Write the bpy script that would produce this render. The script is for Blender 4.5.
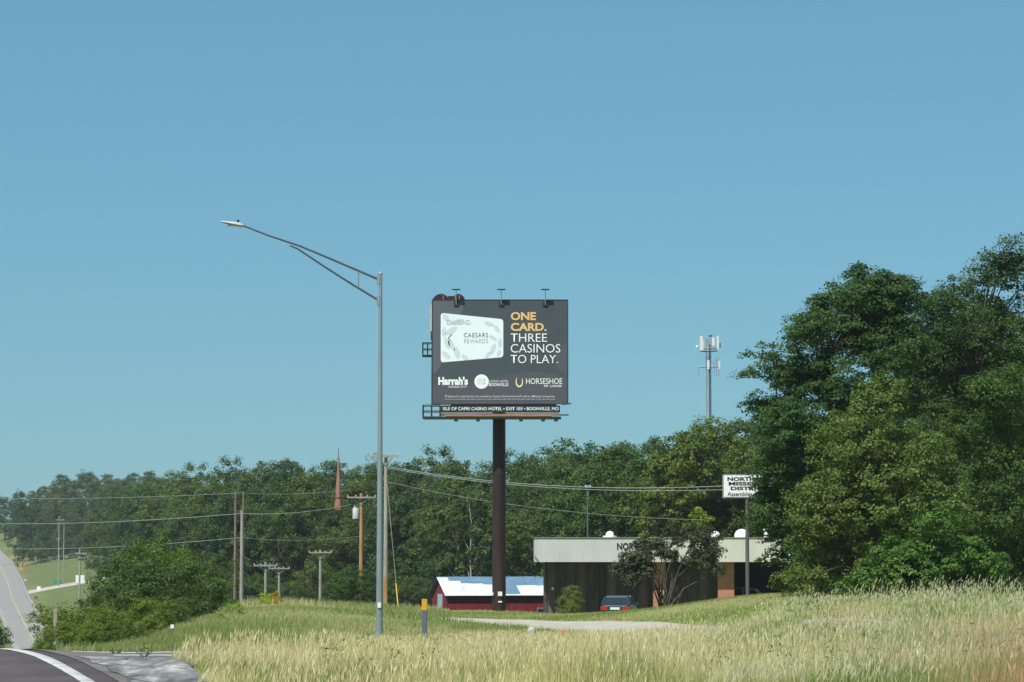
import bpy, math, random
import numpy as np
from mathutils import Vector, Matrix

for o in list(bpy.data.objects):
    bpy.data.objects.remove(o)
S = bpy.context.scene
COL = S.collection
rnd = random.Random(7)

# ------------------------------------------------------------------ camera, sky, sun, exposure
EYE = 1.5
LENS = 100.0
F = 1024 * LENS / 36.0
HOR = 553.0
PITCH = math.atan((HOR - 341) / F)
cam_d = bpy.data.cameras.new("camera")
cam_d.lens = LENS
cam_d.sensor_width = 36
cam_d.clip_start = 0.5
cam_d.clip_end = 20000
cam = bpy.data.objects.new("camera", cam_d)
cam.location = (0, 0, EYE)
cam.rotation_euler = (math.pi / 2 + PITCH, 0, 0)
COL.objects.link(cam)
S.camera = cam

SUN_EL = math.radians(56)
SUN_AZ = math.radians(212)          # compass bearing from +Y, clockwise: behind the camera, to its left
world = bpy.data.worlds.new("World")
S.world = world
world.use_nodes = True
wn, wl = world.node_tree.nodes, world.node_tree.links
wn.clear()
sky = wn.new("ShaderNodeTexSky")
sky.sky_type = 'NISHITA'
sky.sun_disc = False
sky.sun_elevation = SUN_EL
sky.sun_rotation = SUN_AZ
sky.altitude = 200
sky.air_density = 1.0
sky.dust_density = 0.35
sky.ozone_density = 2.5
tint = wn.new("ShaderNodeMix"); tint.data_type = 'RGBA'; tint.blend_type = 'MULTIPLY'
tint.inputs[0].default_value = 1.0
tint.inputs[7].default_value = (0.55, 1.05, 1.29, 1)
bg = wn.new("ShaderNodeBackground"); bg.inputs[1].default_value = 0.15
wo = wn.new("ShaderNodeOutputWorld")
gam = wn.new("ShaderNodeGamma"); gam.inputs[1].default_value = 0.5
wl.new(sky.outputs[0], gam.inputs[0]); wl.new(gam.outputs[0], tint.inputs[6]); wl.new(tint.outputs[2], bg.inputs[0]); wl.new(bg.outputs[0], wo.inputs[0])

sun_d = bpy.data.lights.new("sun", 'SUN')
sun_d.energy = 5.0
sun_d.angle = math.radians(0.5)
sun_d.color = (1.0, 0.965, 0.90)
sun = bpy.data.objects.new("sun", sun_d)
COL.objects.link(sun)
SDIR = Vector((math.sin(SUN_AZ) * math.cos(SUN_EL), math.cos(SUN_AZ) * math.cos(SUN_EL), math.sin(SUN_EL)))
sun.rotation_euler = SDIR.to_track_quat('Z', 'Y').to_euler()
sun.location = SDIR * 100

S.view_settings.view_transform = 'Standard'
S.view_settings.look = 'None'
S.view_settings.gamma = 1
S.view_settings.exposure = 0.25
S.view_settings.use_curve_mapping = False
S.render.engine = 'CYCLES'
S.cycles.max_bounces = 6
S.cycles.diffuse_bounces = 3
S.cycles.transparent_max_bounces = 4


# ------------------------------------------------------------------ places
def at(px, py, Y):
    """world point seen at a pixel of the photograph, at distance Y along the view"""
    a, b = (px - 512) / F, (341 - py) / F
    c, s = math.cos(PITCH), math.sin(PITCH)
    t = Y / (c - b * s)
    return Vector((a * t, Y, EYE + (s + b * c) * t))


def zat(py, Y):
    return at(512, py, Y).z


GP = [  # ground seen (or lying hidden) at pixel (px, py) at distance Y
    (-250, None, 4), (512, None, 4), (1250, None, 4), (-250, None, 14), (512, None, 14), (1250, None, 14),
    (-250, None, 26), (60, None, 26), (90, 682, 33), (15, 650, 44), (15, 652.4, 49), (-60, 652.6, 49), (200, 657, 41), (-200, 652, 44), (150, 654, 45),
    (300, 692, 36), (600, 700, 36), (850, 700, 36), (1100, 695, 36), (230, 668, 40),
    (380, 644, 86), (300, 641, 70), (500, 643, 82), (640, 648, 80), (560, 625, 118), (440, 619, 130), (700, 640, 85),
    (500, 612, 158), (430, 612, 160), (240, 606, 150), (180, 638, 70), (120, 653, 50), (300, 608, 160), (360, 610, 172),
    (800, 625, 75), (930, 622, 75), (1024, 620, 75), (1180, 620, 75), (930, 665, 48), (1060, 662, 48), (780, 668, 50),
    (760, 595, 132), (850, 594, 130), (690, 604, 135), (600, 613, 142), (545, 613, 182), (640, 622, 172), (610, 622, 164), (740, 604, 182),
    (1000, 598, 130), (1180, 598, 130),
    (490, 621, 250), (560, 621, 250), (420, 618, 250), (300, 620, 290), (250, 622, 290), (340, 618, 290),
    (240, 612, 220), (620, 612, 240), (760, 606, 240), (1000, 596, 240),
    (300, 600, 360), (500, 598, 360), (700, 592, 360), (950, 580, 360),
    (300, 570, 520), (600, 570, 520), (900, 570, 520), (200, 585, 480),
    (10, 656, 60), (-20, 664, 90), (-30, 685, 150), (60, 668, 90), (150, 634, 105), (70, 680, 150), (160, 634, 180),
    (-200, 660, 90), (-200, 680, 150), (43, 648, 470), (30, 660, 330), (110, 625, 400), (-120, 650, 470), (220, 610, 380),
    (10, 608, 600), (0, 569, 800), (-9, 553, 950), (60, 592, 620), (60, 571, 720), (112, 584, 620), (90, 556, 790),
    (30, 549, 880), (170, 565, 640), (200, 552, 760), (100, 540, 880), (100, 525, 980), (30, 530, 1000), (-120, 553, 950),
    (-120, 600, 600), (250, 540, 800), (600, 540, 800),
    (-200, 530, 2500), (300, 530, 2500), (900, 540, 2500), (1250, 560, 1200), (900, 550, 1000),
]
SCU, SCV = 1 / 300.0, 1.7
_gp = []
for px, py, Y in GP:
    z = 0.0 if py is None else zat(py, Y)
    _gp.append(((px) * SCU, math.log(Y) * SCV, z))
_gp = np.array(_gp)


def _tps(r2):
    return 0.5 * r2 * np.log(np.maximum(r2, 1e-12))


_n = len(_gp)
_A = np.zeros((_n + 3, _n + 3))
_d2 = (_gp[:, None, 0] - _gp[None, :, 0]) ** 2 + (_gp[:, None, 1] - _gp[None, :, 1]) ** 2
_A[:_n, :_n] = _tps(_d2) + np.eye(_n) * 0.004
_A[:_n, _n] = 1; _A[:_n, _n + 1] = _gp[:, 0]; _A[:_n, _n + 2] = _gp[:, 1]
_A[_n:, :_n] = _A[:_n, _n:].T
_w = np.linalg.solve(_A, np.concatenate([_gp[:, 2], [0, 0, 0]]))


def ground_np(X, Y):
    X = np.asarray(X, float); Y = np.asarray(Y, float)
    Yc = np.clip(Y, 4, 2600)
    u = np.clip(512 + F * X / np.maximum(Y, 4), -240, 1240) * SCU
    v = np.log(Yc) * SCV
    shp = u.shape
    u = u.ravel(); v = v.ravel()
    out = np.empty(u.shape)
    for i in range(0, len(u), 20000):
        uu, vv = u[i:i + 20000], v[i:i + 20000]
        d2 = (uu[:, None] - _gp[None, :, 0]) ** 2 + (vv[:, None] - _gp[None, :, 1]) ** 2
        out[i:i + 20000] = _tps(d2) @ _w[:_n] + _w[_n] + _w[_n + 1] * uu + _w[_n + 2] * vv
    return out.reshape(shp)


def gz(X, Y):
    return float(ground_np(np.array([X]), np.array([Y]))[0])


def gpt(px, Y):
    X = (px - 512) / F * Y
    return Vector((X, Y, gz(X, Y)))


# ------------------------------------------------------------------ materials
def new_mat(name):
    m = bpy.data.materials.new(name)
    m.use_nodes = True
    nt = m.node_tree
    return m, nt.nodes, nt.links, nt.nodes["Principled BSDF"]


def mat(name, col, rough=0.7, var=0.15, scale=3.0, metal=0.0, bump=0.0, bscale=None, stretch=None, spec=0.3, dirt=None):
    m, N, L, b = new_mat(name)
    b.inputs["Roughness"].default_value = rough
    b.inputs["Metallic"].default_value = metal
    b.inputs["Specular IOR Level"].default_value = spec
    tc = N.new("ShaderNodeTexCoord"); mp = N.new("ShaderNodeMapping")
    L.new(tc.outputs["Object"], mp.inputs[0])
    if stretch: mp.inputs["Scale"].default_value = stretch
    nz = N.new("ShaderNodeTexNoise"); nz.inputs["Scale"].default_value = scale; nz.inputs["Detail"].default_value = 6
    nz.inputs["Roughness"].default_value = 0.65
    L.new(mp.outputs[0], nz.inputs["Vector"])
    r = N.new("ShaderNodeValToRGB")
    c2 = dirt or tuple(c * (1 - var * 1.6) for c in col)
    r.color_ramp.elements[0].position = 0.28; r.color_ramp.elements[1].position = 0.72
    r.color_ramp.elements[0].color = (*c2, 1)
    r.color_ramp.elements[1].color = (*[min(1, c * (1 + var * 0.6)) for c in col], 1)
    L.new(nz.outputs[0], r.inputs[0]); L.new(r.outputs[0], b.inputs["Base Color"])
    if bump:
        nb = N.new("ShaderNodeTexNoise"); nb.inputs["Scale"].default_value = bscale or scale * 6
        nb.inputs["Detail"].default_value = 4
        L.new(mp.outputs[0], nb.inputs["Vector"])
        bp = N.new("ShaderNodeBump"); bp.inputs["Strength"].default_value = bump
        L.new(nb.outputs[0], bp.inputs["Height"]); L.new(bp.outputs[0], b.inputs["Normal"])
    return m


def leaf_mat(name, c_dark, c_mid, c_light, transl=0.3):
    """leaf surface: each leaf has its own green, each tree its own tint (object colour)"""
    m, N, L, b = new_mat(name)
    g = N.new("ShaderNodeNewGeometry")
    r = N.new("ShaderNodeValToRGB")
    e = r.color_ramp.elements
    e[0].position = 0.0; e[0].color = (*c_dark, 1)
    e[1].position = 1.0; e[1].color = (*c_light, 1)
    x = e.new(0.55); x.color = (*c_mid, 1)
    oi = N.new("ShaderNodeObjectInfo")
    mx = N.new("ShaderNodeMix"); mx.data_type = 'RGBA'; mx.blend_type = 'MULTIPLY'; mx.inputs[0].default_value = 1
    L.new(g.outputs["Random Per Island"], r.inputs[0])
    L.new(r.outputs[0], mx.inputs[6]); L.new(oi.outputs["Color"], mx.inputs[7])
    L.new(mx.outputs[2], b.inputs["Base Color"])
    b.inputs["Roughness"].default_value = 0.65
    b.inputs["Specular IOR Level"].default_value = 0.12
    t = N.new("ShaderNodeBsdfTranslucent")
    ty = N.new("ShaderNodeMix"); ty.data_type = 'RGBA'; ty.blend_type = 'MULTIPLY'; ty.inputs[0].default_value = 1
    ty.inputs[7].default_value = (1.2, 1.35, 0.5, 1)
    L.new(mx.outputs[2], ty.inputs[6]); L.new(ty.outputs[2], t.inputs["Color"])
    ms = N.new("ShaderNodeMixShader"); ms.inputs[0].default_value = transl
    L.new(b.outputs[0], ms.inputs[1]); L.new(t.outputs[0], ms.inputs[2])
    L.new(ms.outputs[0], N["Material Output"].inputs[0])
    return m


M = {}
M['leaf'] = leaf_mat("leaf_green", (0.042, 0.076, 0.026), (0.069, 0.115, 0.035), (0.135, 0.18, 0.052))
M['leaf_dark'] = leaf_mat("leaf_dark", (0.03, 0.04, 0.026), (0.043, 0.052, 0.032), (0.085, 0.075, 0.05), 0.15)
M['bark'] = mat("bark", (0.085, 0.072, 0.058), 0.9, 0.4, 6, bump=0.6, stretch=(1, 1, 0.25))
M['bark_pale'] = mat("bark_pale", (0.36, 0.33, 0.28), 0.9, 0.4, 6, bump=0.5, stretch=(1, 1, 0.25))
M['galv'] = mat("galvanised_steel", (0.27, 0.32, 0.325), 0.5, 0.12, 2.5, metal=0.35, stretch=(1, 1, 0.3))
M['galv_dark'] = mat("dull_steel_arm", (0.10, 0.115, 0.12), 0.5, 0.2, 3, metal=0.4)
M['lamp_grey'] = mat("lamp_housing", (0.46, 0.46, 0.44), 0.5, 0.1, 4)
M['black'] = mat("black_plastic", (0.02, 0.02, 0.022), 0.5, 0.2, 4)
M['steel_brown'] = mat("brown_painted_steel", (0.038, 0.021, 0.020), 0.55, 0.42, 1.5, stretch=(1, 1, 0.25))
M['steel_dark'] = mat("dark_steel", (0.03, 0.033, 0.036), 0.6, 0.25, 2)
M['print_dark'] = mat("print_charcoal", (0.058, 0.074, 0.086), 0.55, 0.06, 0.8)
M['print_grey'] = mat("print_slate", (0.105, 0.110, 0.130), 0.55, 0.06, 0.8)
M['print_grey2'] = mat("print_slate_mid", (0.080, 0.086, 0.102), 0.55, 0.06, 0.8)
M['print_white'] = mat("print_white", (0.80, 0.82, 0.80), 0.5, 0.03, 1)
M['print_card'] = mat("print_card", (0.74, 0.80, 0.82), 0.5, 0.03, 1)
M['print_cardleaf'] = mat("print_card_leaf", (0.56, 0.63, 0.66), 0.5, 0.04, 1)
M['print_cardtext'] = mat("print_card_text", (0.13, 0.15, 0.17), 0.5, 0.04, 1)
M['print_cardtext2'] = mat("print_card_text_pale", (0.40, 0.46, 0.48), 0.5, 0.04, 1)
M['print_palegold'] = mat("print_pale_gold", (0.78, 0.70, 0.42), 0.5, 0.05, 1)
M['print_gold'] = mat("print_gold", (0.72, 0.47, 0.20), 0.5, 0.05, 1)
M['tan_wood'] = mat("tan_timber", (0.36, 0.22, 0.13), 0.85, 0.3, 3, stretch=(0.3, 1, 1))
M['cream_paint'] = mat("cream_edge_trim", (0.62, 0.55, 0.30), 0.6, 0.15, 3)
M['maroon'] = mat("maroon_board", (0.045, 0.018, 0.02), 0.6, 0.2, 3)
M['pole_grey'] = mat("weathered_pole", (0.34, 0.32, 0.28), 0.9, 0.3, 5, stretch=(1, 1, 0.15))
M['pole_orange'] = mat("new_pole", (0.42, 0.24, 0.095), 0.9, 0.3, 5, stretch=(1, 1, 0.15))
M['pole_red'] = mat("red_brown_pole", (0.23, 0.155, 0.11), 0.9, 0.3, 5, stretch=(1, 1, 0.15))
M['crossarm'] = mat("weathered_crossarm", (0.33, 0.31, 0.27), 0.9, 0.3, 4)
M['porcelain'] = mat("insulator", (0.55, 0.56, 0.55), 0.3, 0.1, 5)
M['wire'] = mat("wire_metal", (0.32, 0.34, 0.32), 0.5, 0.1, 1, metal=0.3)
M['wire_dark'] = mat("wire_dark", (0.22, 0.24, 0.23), 0.6, 0.1, 1)
M['spire'] = mat("spire_red", (0.36, 0.17, 0.115), 0.7, 0.2, 1.0, stretch=(1, 1, 0.4))
M['yellow'] = mat("yellow_plastic", (0.60, 0.34, 0.03), 0.5, 0.1, 5)
M['post_grey'] = mat("grey_plastic", (0.11, 0.13, 0.15), 0.6, 0.15, 5)
M['white_paint'] = mat("white_paint", (0.74, 0.74, 0.70), 0.6, 0.08, 2)
M['barn_red'] = mat("barn_red", (0.20, 0.022, 0.028), 0.75, 0.3, 2.0, stretch=(1, 1, 0.35))
M['barn_dark'] = mat("barn_trim", (0.07, 0.028, 0.028), 0.8, 0.2, 2)
M['roof_white'] = mat("roof_white", (0.70, 0.71, 0.67), 0.5, 0.22, 0.9)
M['roof_blue'] = mat("roof_blue", (0.13, 0.23, 0.32), 0.5, 0.2, 1.5)
M['door_pale'] = mat("pale_door", (0.40, 0.46, 0.47), 0.6, 0.1, 2)
M['fascia'] = mat("fascia_metal", (0.55, 0.54, 0.46), 0.55, 0.10, 0.7, stretch=(1, 1, 0.3))
M['fascia_grey'] = mat("fascia_metal_grey", (0.50, 0.51, 0.49), 0.55, 0.10, 0.7, stretch=(1, 1, 0.3))
M['coping'] = mat("coping", (0.22, 0.23, 0.22), 0.6, 0.2, 2)
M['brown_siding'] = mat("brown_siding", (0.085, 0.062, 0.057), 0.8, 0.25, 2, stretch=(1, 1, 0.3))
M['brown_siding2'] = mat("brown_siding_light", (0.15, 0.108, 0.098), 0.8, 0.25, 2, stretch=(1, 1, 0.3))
M['dark_wall'] = mat("dark_brown_wall", (0.030, 0.025, 0.024), 0.8, 0.2, 2)  # near-black brown shared by office walls, soffit and church tower
M['roof_tar'] = mat("roof_membrane", (0.12, 0.12, 0.12), 0.9, 0.2, 1)
M['dome_white'] = mat("dome_acrylic", (0.84, 0.84, 0.80), 0.35, 0.03, 2)
M['sign_white'] = mat("sign_white", (0.78, 0.80, 0.79), 0.45, 0.05, 2)
M['sign_grey'] = mat("sign_frame_grey", (0.25, 0.27, 0.28), 0.5, 0.1, 2)
M['sign_black'] = mat("sign_lettering", (0.02, 0.022, 0.025), 0.5, 0.1, 2)
M['sign_pole'] = mat("sign_pole", (0.11, 0.105, 0.10), 0.6, 0.2, 3)
M['car_teal'] = mat("car_paint_teal", (0.015, 0.055, 0.065), 0.3, 0.08, 1.5, spec=0.6)
M['car_pale'] = mat("car_paint_pale", (0.45, 0.58, 0.58), 0.3, 0.08, 1.5, spec=0.6)
M['tyre'] = mat("tyre_rubber", (0.02, 0.02, 0.02), 0.9, 0.2, 8)
M['rim'] = mat("wheel_rim", (0.45, 0.45, 0.46), 0.35, 0.1, 5, metal=0.8)
M['tail_red'] = mat("tail_lamp", (0.42, 0.015, 0.02), 0.25, 0.05, 5, spec=0.6)
M['sign_orange'] = mat("sign_orange", (0.42, 0.15, 0.05), 0.5, 0.05, 2)
M['sign_green'] = mat("sign_green", (0.03, 0.26, 0.13), 0.5, 0.05, 2)
M['concrete_grey'] = mat("marker_concrete", (0.42, 0.42, 0.40), 0.9, 0.2, 6, bump=0.2)
M['flower_red'] = mat("red_petal", (0.65, 0.03, 0.02), 0.6, 0.1, 5)
M['stem_green'] = mat("stem_green", (0.10, 0.15, 0.04), 0.7, 0.2, 5)
M['antenna'] = mat("antenna_white", (0.68, 0.69, 0.66), 0.5, 0.06, 2)
M['tower_steel'] = mat("tower_steel", (0.34, 0.37, 0.37), 0.5, 0.15, 1, metal=0.3)


def glass_mat():
    m, N, L, b = new_mat("dark_glass")
    b.inputs["Base Color"].default_value = (0.02, 0.03, 0.035, 1)
    b.inputs["Roughness"].default_value = 0.12
    b.inputs["Specular IOR Level"].default_value = 0.6
    return m


M['glass'] = glass_mat()


def brick_mat():
    m, N, L, b = new_mat("orange_brick")
    tc = N.new("ShaderNodeTexCoord")
    mp = N.new("ShaderNodeMapping"); mp.inputs["Rotation"].default_value = (math.pi / 2, 0, 0)
    L.new(tc.outputs["Object"], mp.inputs[0])
    bt = N.new("ShaderNodeTexBrick")
    bt.inputs["Color1"].default_value = (0.46, 0.155, 0.08, 1); bt.inputs["Color2"].default_value = (0.38, 0.125, 0.065, 1)
    bt.inputs["Mortar"].default_value = (0.35, 0.28, 0.23, 1)
    bt.inputs["Scale"].default_value = 1; bt.inputs["Brick Width"].default_value = 0.21
    bt.inputs["Row Height"].default_value = 0.075; bt.inputs["Mortar Size"].default_value = 0.008
    L.new(mp.outputs[0], bt.inputs["Vector"]); L.new(bt.outputs[0], b.inputs["Base Color"])
    b.inputs["Roughness"].default_value = 0.9
    return m


M['brick'] = brick_mat()


def ground_mat():
    m, N, L, b = new_mat("meadow_ground")
    tc = N.new("ShaderNodeTexCoord")
    at_ = N.new("ShaderNodeAttribute"); at_.attribute_name = "soil"
    n1 = N.new("ShaderNodeTexNoise"); n1.inputs["Scale"].default_value = 0.35; n1.inputs["Detail"].default_value = 8
    n2 = N.new("ShaderNodeTexNoise"); n2.inputs["Scale"].default_value = 3.5; n2.inputs["Detail"].default_value = 8
    L.new(tc.outputs["Object"], n1.inputs["Vector"]); L.new(tc.outputs["Object"], n2.inputs["Vector"])
    mx = N.new("ShaderNodeMath"); mx.operation = 'ADD'
    L.new(n1.outputs[0], mx.inputs[0]); L.new(n2.outputs[0], mx.inputs[1])
    r = N.new("ShaderNodeValToRGB")
    r.color_ramp.elements[0].position = 0.40; r.color_ramp.elements[0].color = (0.78, 0.82, 0.75, 1)
    r.color_ramp.elements[1].position = 0.64; r.color_ramp.elements[1].color = (1.25, 1.18, 1.2, 1)
    dv = N.new("ShaderNodeMath"); dv.operation = 'MULTIPLY'; dv.inputs[1].default_value = 0.5
    L.new(mx.outputs[0], dv.inputs[0]); L.new(dv.outputs[0], r.inputs[0])
    ml = N.new("ShaderNodeMix"); ml.data_type = 'RGBA'; ml.blend_type = 'MULTIPLY'; ml.inputs[0].default_value = 1
    L.new(at_.outputs["Color"], ml.inputs[6]); L.new(r.outputs[0], ml.inputs[7])
    L.new(ml.outputs[2], b.inputs["Base Color"])
    b.inputs["Roughness"].default_value = 1; b.inputs["Specular IOR Level"].default_value = 0.05
    bp = N.new("ShaderNodeBump"); bp.inputs["Strength"].default_value = 0.8; bp.inputs["Distance"].default_value = 0.15
    L.new(n2.outputs[0], bp.inputs["Height"]); L.new(bp.outputs[0], b.inputs["Normal"])
    return m


M['ground'] = ground_mat()
M['asphalt'] = mat("asphalt", (0.094, 0.075, 0.073), 0.85, 0.25, 1.1, bump=0.5, bscale=30, stretch=(1.6, .4, 1))
M['asphalt_old'] = mat("old_asphalt", (0.17, 0.15, 0.14), 0.9, 0.35, 0.9, bump=0.3, bscale=30, stretch=(0.35, 1, 1))
M['asphalt_pale'] = mat("pale_asphalt", (0.255, 0.245, 0.23), 0.9, 0.12, 0.25)  # far road: colour set paler than the near road's asphalt
M['line_white'] = mat("road_paint_white", (0.54, 0.54, 0.51), 0.7, 0.30, 3.0)
M['line_old'] = mat("worn_road_paint", (0.36, 0.36, 0.33), 0.8, 0.2, 0.4)
M['line_yellow'] = mat("road_paint_yellow", (0.37, 0.33, 0.24), 0.8, 0.2, 0.4)
M['gravel'] = mat("gravel", (0.43, 0.395, 0.32), 1.0, 0.2, 1.2, bump=0.5, bscale=14)


def apron_mat():
    m, N, L, b = new_mat("cracked_concrete")
    tc = N.new("ShaderNodeTexCoord")
    n1 = N.new("ShaderNodeTexNoise"); n1.inputs["Scale"].default_value = 0.9; n1.inputs["Detail"].default_value = 8
    n1.inputs["Roughness"].default_value = 0.7
    mp = N.new("ShaderNodeMapping"); mp.inputs["Scale"].default_value = (2.6, 0.30, 1); mp.inputs["Rotation"].default_value = (0, 0, -0.30)
    L.new(tc.outputs["Object"], mp.inputs[0]); L.new(mp.outputs[0], n1.inputs["Vector"])
    r = N.new("ShaderNodeValToRGB")
    e = r.color_ramp.elements
    e[0].position = 0.40; e[0].color = (0.085, 0.085, 0.083, 1)
    e[1].position = 0.64; e[1].color = (0.47, 0.465, 0.43, 1)
    x = e.new(0.53); x.color = (0.22, 0.22, 0.205, 1)
    vo = N.new("ShaderNodeTexVoronoi"); vo.feature = 'DISTANCE_TO_EDGE'; vo.inputs["Scale"].default_value = 0.8
    L.new(tc.outputs["Object"], vo.inputs["Vector"])
    vr = N.new("ShaderNodeValToRGB"); vr.color_ramp.elements[0].color = (0.25, 0.27, 0.2, 1); vr.color_ramp.elements[1].position = 0.03
    L.new(vo.outputs["Distance"], vr.inputs[0])
    ml = N.new("ShaderNodeMix"); ml.data_type = 'RGBA'; ml.blend_type = 'MULTIPLY'; ml.inputs[0].default_value = 1
    L.new(n1.outputs[0], r.inputs[0]); L.new(r.outputs[0], ml.inputs[6]); L.new(vr.outputs[0], ml.inputs[7])
    L.new(ml.outputs[2], b.inputs["Base Color"]); b.inputs["Roughness"].default_value = 0.9
    return m


M['apron'] = apron_mat()


def blade_mat():
    m, N, L, b = new_mat("grass_blade")
    a = N.new("ShaderNodeAttribute"); a.attribute_name = "plant"
    L.new(a.outputs["Color"], b.inputs["Base Color"])
    b.inputs["Roughness"].default_value = 0.6; b.inputs["Specular IOR Level"].default_value = 0.2
    t = N.new("ShaderNodeBsdfTranslucent"); L.new(a.outputs["Color"], t.inputs["Color"])
    ms = N.new("ShaderNodeMixShader"); ms.inputs[0].default_value = 0.45
    L.new(b.outputs[0], ms.inputs[1]); L.new(t.outputs[0], ms.inputs[2])
    L.new(ms.outputs[0], N["Material Output"].inputs[0])
    return m


M['blade'] = blade_mat()


# ------------------------------------------------------------------ mesh helpers
class MB:
    def __init__(self):
        self.v = []; self.f = []; self.sm = []

    def add(self, vs, fs, smooth=False):
        n = len(self.v)
        self.v += [tuple(v) for v in vs]
        self.f += [tuple(i + n for i in f) for f in fs]
        self.sm += [smooth] * len(fs)
        return self

    def box(self, x0, x1, y0, y1, z0, z1):
        vs = [(x, y, z) for x in (x0, x1) for y in (y0, y1) for z in (z0, z1)]
        return self.add(vs, [(0, 1, 3, 2), (4, 6, 7, 5), (0, 4, 5, 1), (2, 3, 7, 6), (0, 2, 6, 4), (1, 5, 7, 3)])

    def cbox(self, c, s):
        return self.box(c[0] - s[0] / 2, c[0] + s[0] / 2, c[1] - s[1] / 2, c[1] + s[1] / 2, c[2] - s[2] / 2, c[2] + s[2] / 2)

    def bevel_box(self, x0, x1, y0, y1, z0, z1, b):
        # a box with its four upright edges chamfered
        ring = [(x0 + b, y0), (x1 - b, y0), (x1, y0 + b), (x1, y1 - b), (x1 - b, y1), (x0 + b, y1), (x0, y1 - b), (x0, y0 + b)]
        vs = [(x, y, z0) for x, y in ring] + [(x, y, z1) for x, y in ring]
        fs = [(i, (i + 1) % 8, (i + 1) % 8 + 8, i + 8) for i in range(8)] + [tuple(range(7, -1, -1)), tuple(range(8, 16))]
        return self.add(vs, fs)

    def tube(self, pts, radii, n=8, caps=True):
        pts = [Vector(p) for p in pts]
        if not isinstance(radii, (list, tuple)): radii = [radii] * len(pts)
        vs = []; fs = []
        ref = None
        for i, p in enumerate(pts):
            d = (pts[min(i + 1, len(pts) - 1)] - pts[max(i - 1, 0)]).normalized()
            if ref is None:
                ref = Vector((1, 0, 0)) if abs(d.x) < 0.9 else Vector((0, 1, 0))
            a = d.cross(ref).normalized(); ref = a.cross(d).normalized()
            for k in range(n):
                t = 2 * math.pi * k / n
                vs.append(p + (a * math.cos(t) + ref * math.sin(t)) * radii[i])
        for i in range(len(pts) - 1):
            for k in range(n):
                fs.append((i * n + k, i * n + (k + 1) % n, (i + 1) * n + (k + 1) % n, (i + 1) * n + k))
        self.add(vs, fs, True)
        if caps:
            self.add(vs[:n], [tuple(range(n - 1, -1, -1))]); self.add(vs[-n:], [tuple(range(n))])
        return self

    def dome(self, c, r, h, n=16, m=5, drum=0.0):
        vs = []; fs = []
        rings = ([(r, 0)] if drum else []) + [(r * math.cos(math.pi / 2 * i / m), drum + h * math.sin(math.pi / 2 * i / m)) for i in range(m)]
        for rr, z in rings:
            for k in range(n):
                t = 2 * math.pi * k / n
                vs.append((c[0] + rr * math.cos(t), c[1] + rr * math.sin(t), c[2] + z))
        vs.append((c[0], c[1], c[2] + drum + h))
        R_ = len(rings)
        for i in range(R_ - 1):
            for k in range(n):
                fs.append((i * n + k, i * n + (k + 1) % n, (i + 1) * n + (k + 1) % n, (i + 1) * n + k))
        for k in range(n): fs.append(((R_ - 1) * n + k, (R_ - 1) * n + (k + 1) % n, R_ * n))
        return self.add(vs, fs, True)

    def prism_xz(self, poly, y0, y1):
        n = len(poly)
        vs = [(x, y0, z) for x, z in poly] + [(x, y1, z) for x, z in poly]
        fs = [tuple(range(n)), tuple(range(2 * n - 1, n - 1, -1))] + [((i + 1) % n, i, i + n, (i + 1) % n + n) for i in range(n)]
        return self.add(vs, fs)

    def prism_yz(self, poly, x0, x1):
        n = len(poly)
        vs = [(x0, y, z) for y, z in poly] + [(x1, y, z) for y, z in poly]
        fs = [tuple(range(n)), tuple(range(2 * n - 1, n - 1, -1))] + [((i + 1) % n, i, i + n, (i + 1) % n + n) for i in range(n)]
        return self.add(vs, fs)

    def loft(self, rings, closed=True):
        n = len(rings[0]); vs = [p for r in rings for p in r]; fs = []
        for i in range(len(rings) - 1):
            for k in range(n):
                fs.append((i * n + k, i * n + (k + 1) % n, (i + 1) * n + (k + 1) % n, (i + 1) * n + k))
        if closed: fs += [tuple(range(n - 1, -1, -1)), tuple(range((len(rings) - 1) * n, len(rings) * n))]
        return self.add(vs, fs, False)

    def mesh(self, name, material):
        me = bpy.data.meshes.new(name)
        me.from_pydata(self.v, [], self.f)
        me.polygons.foreach_set("use_smooth", self.sm)
        me.materials.append(M[material] if isinstance(material, str) else material)
        me.update()
        return me

    def build(self, name, material, parent=None, loc=None):
        return link(name, self.mesh(name, material), parent, loc)


def link(name, me, parent=None, loc=None):
    o = bpy.data.objects.new(name, me)
    COL.objects.link(o)
    if parent is not None: o.parent = parent
    if loc is not None: o.location = loc
    return o


def thing(name, label, cat, loc, rz=0.0, group=None):
    o = bpy.data.objects.new(name, None)
    o.empty_display_size = 0.3
    COL.objects.link(o)
    o.location = loc; o.rotation_euler = (0, 0, rz)
    o['label'] = label; o['category'] = cat
    if group: o['group'] = group
    return o


def tag(o, label, cat, group=None):
    o['label'] = label; o['category'] = cat
    if group: o['group'] = group
    return o


def kind(o, k, label=None):
    o['kind'] = k
    if label: o['label'] = label
    return o


def quads_mesh(name, V, material, nper=4, colors=None):
    """V: (N, nper, 3) separate polygons"""
    N = V.shape[0]
    me = bpy.data.meshes.new(name)
    me.vertices.add(N * nper); me.vertices.foreach_set("co", V.reshape(-1).astype(np.float32))
    me.loops.add(N * nper); me.loops.foreach_set("vertex_index", np.arange(N * nper, dtype=np.int32))
    me.polygons.add(N)
    me.polygons.foreach_set("loop_start", np.arange(0, N * nper, nper, dtype=np.int32))
    try: me.polygons.foreach_set("loop_total", np.full(N, nper, dtype=np.int32))
    except Exception: pass
    if colors is not None:
        ca = me.color_attributes.new("plant", 'FLOAT_COLOR', 'POINT')
        c4 = np.ones((N, nper, 4), np.float32); c4[:, :, :3] = colors[:, None, :]
        ca.data.foreach_set("color", c4.reshape(-1))
    me.materials.append(M[material])
    me.update(calc_edges=True)
    return me


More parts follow.
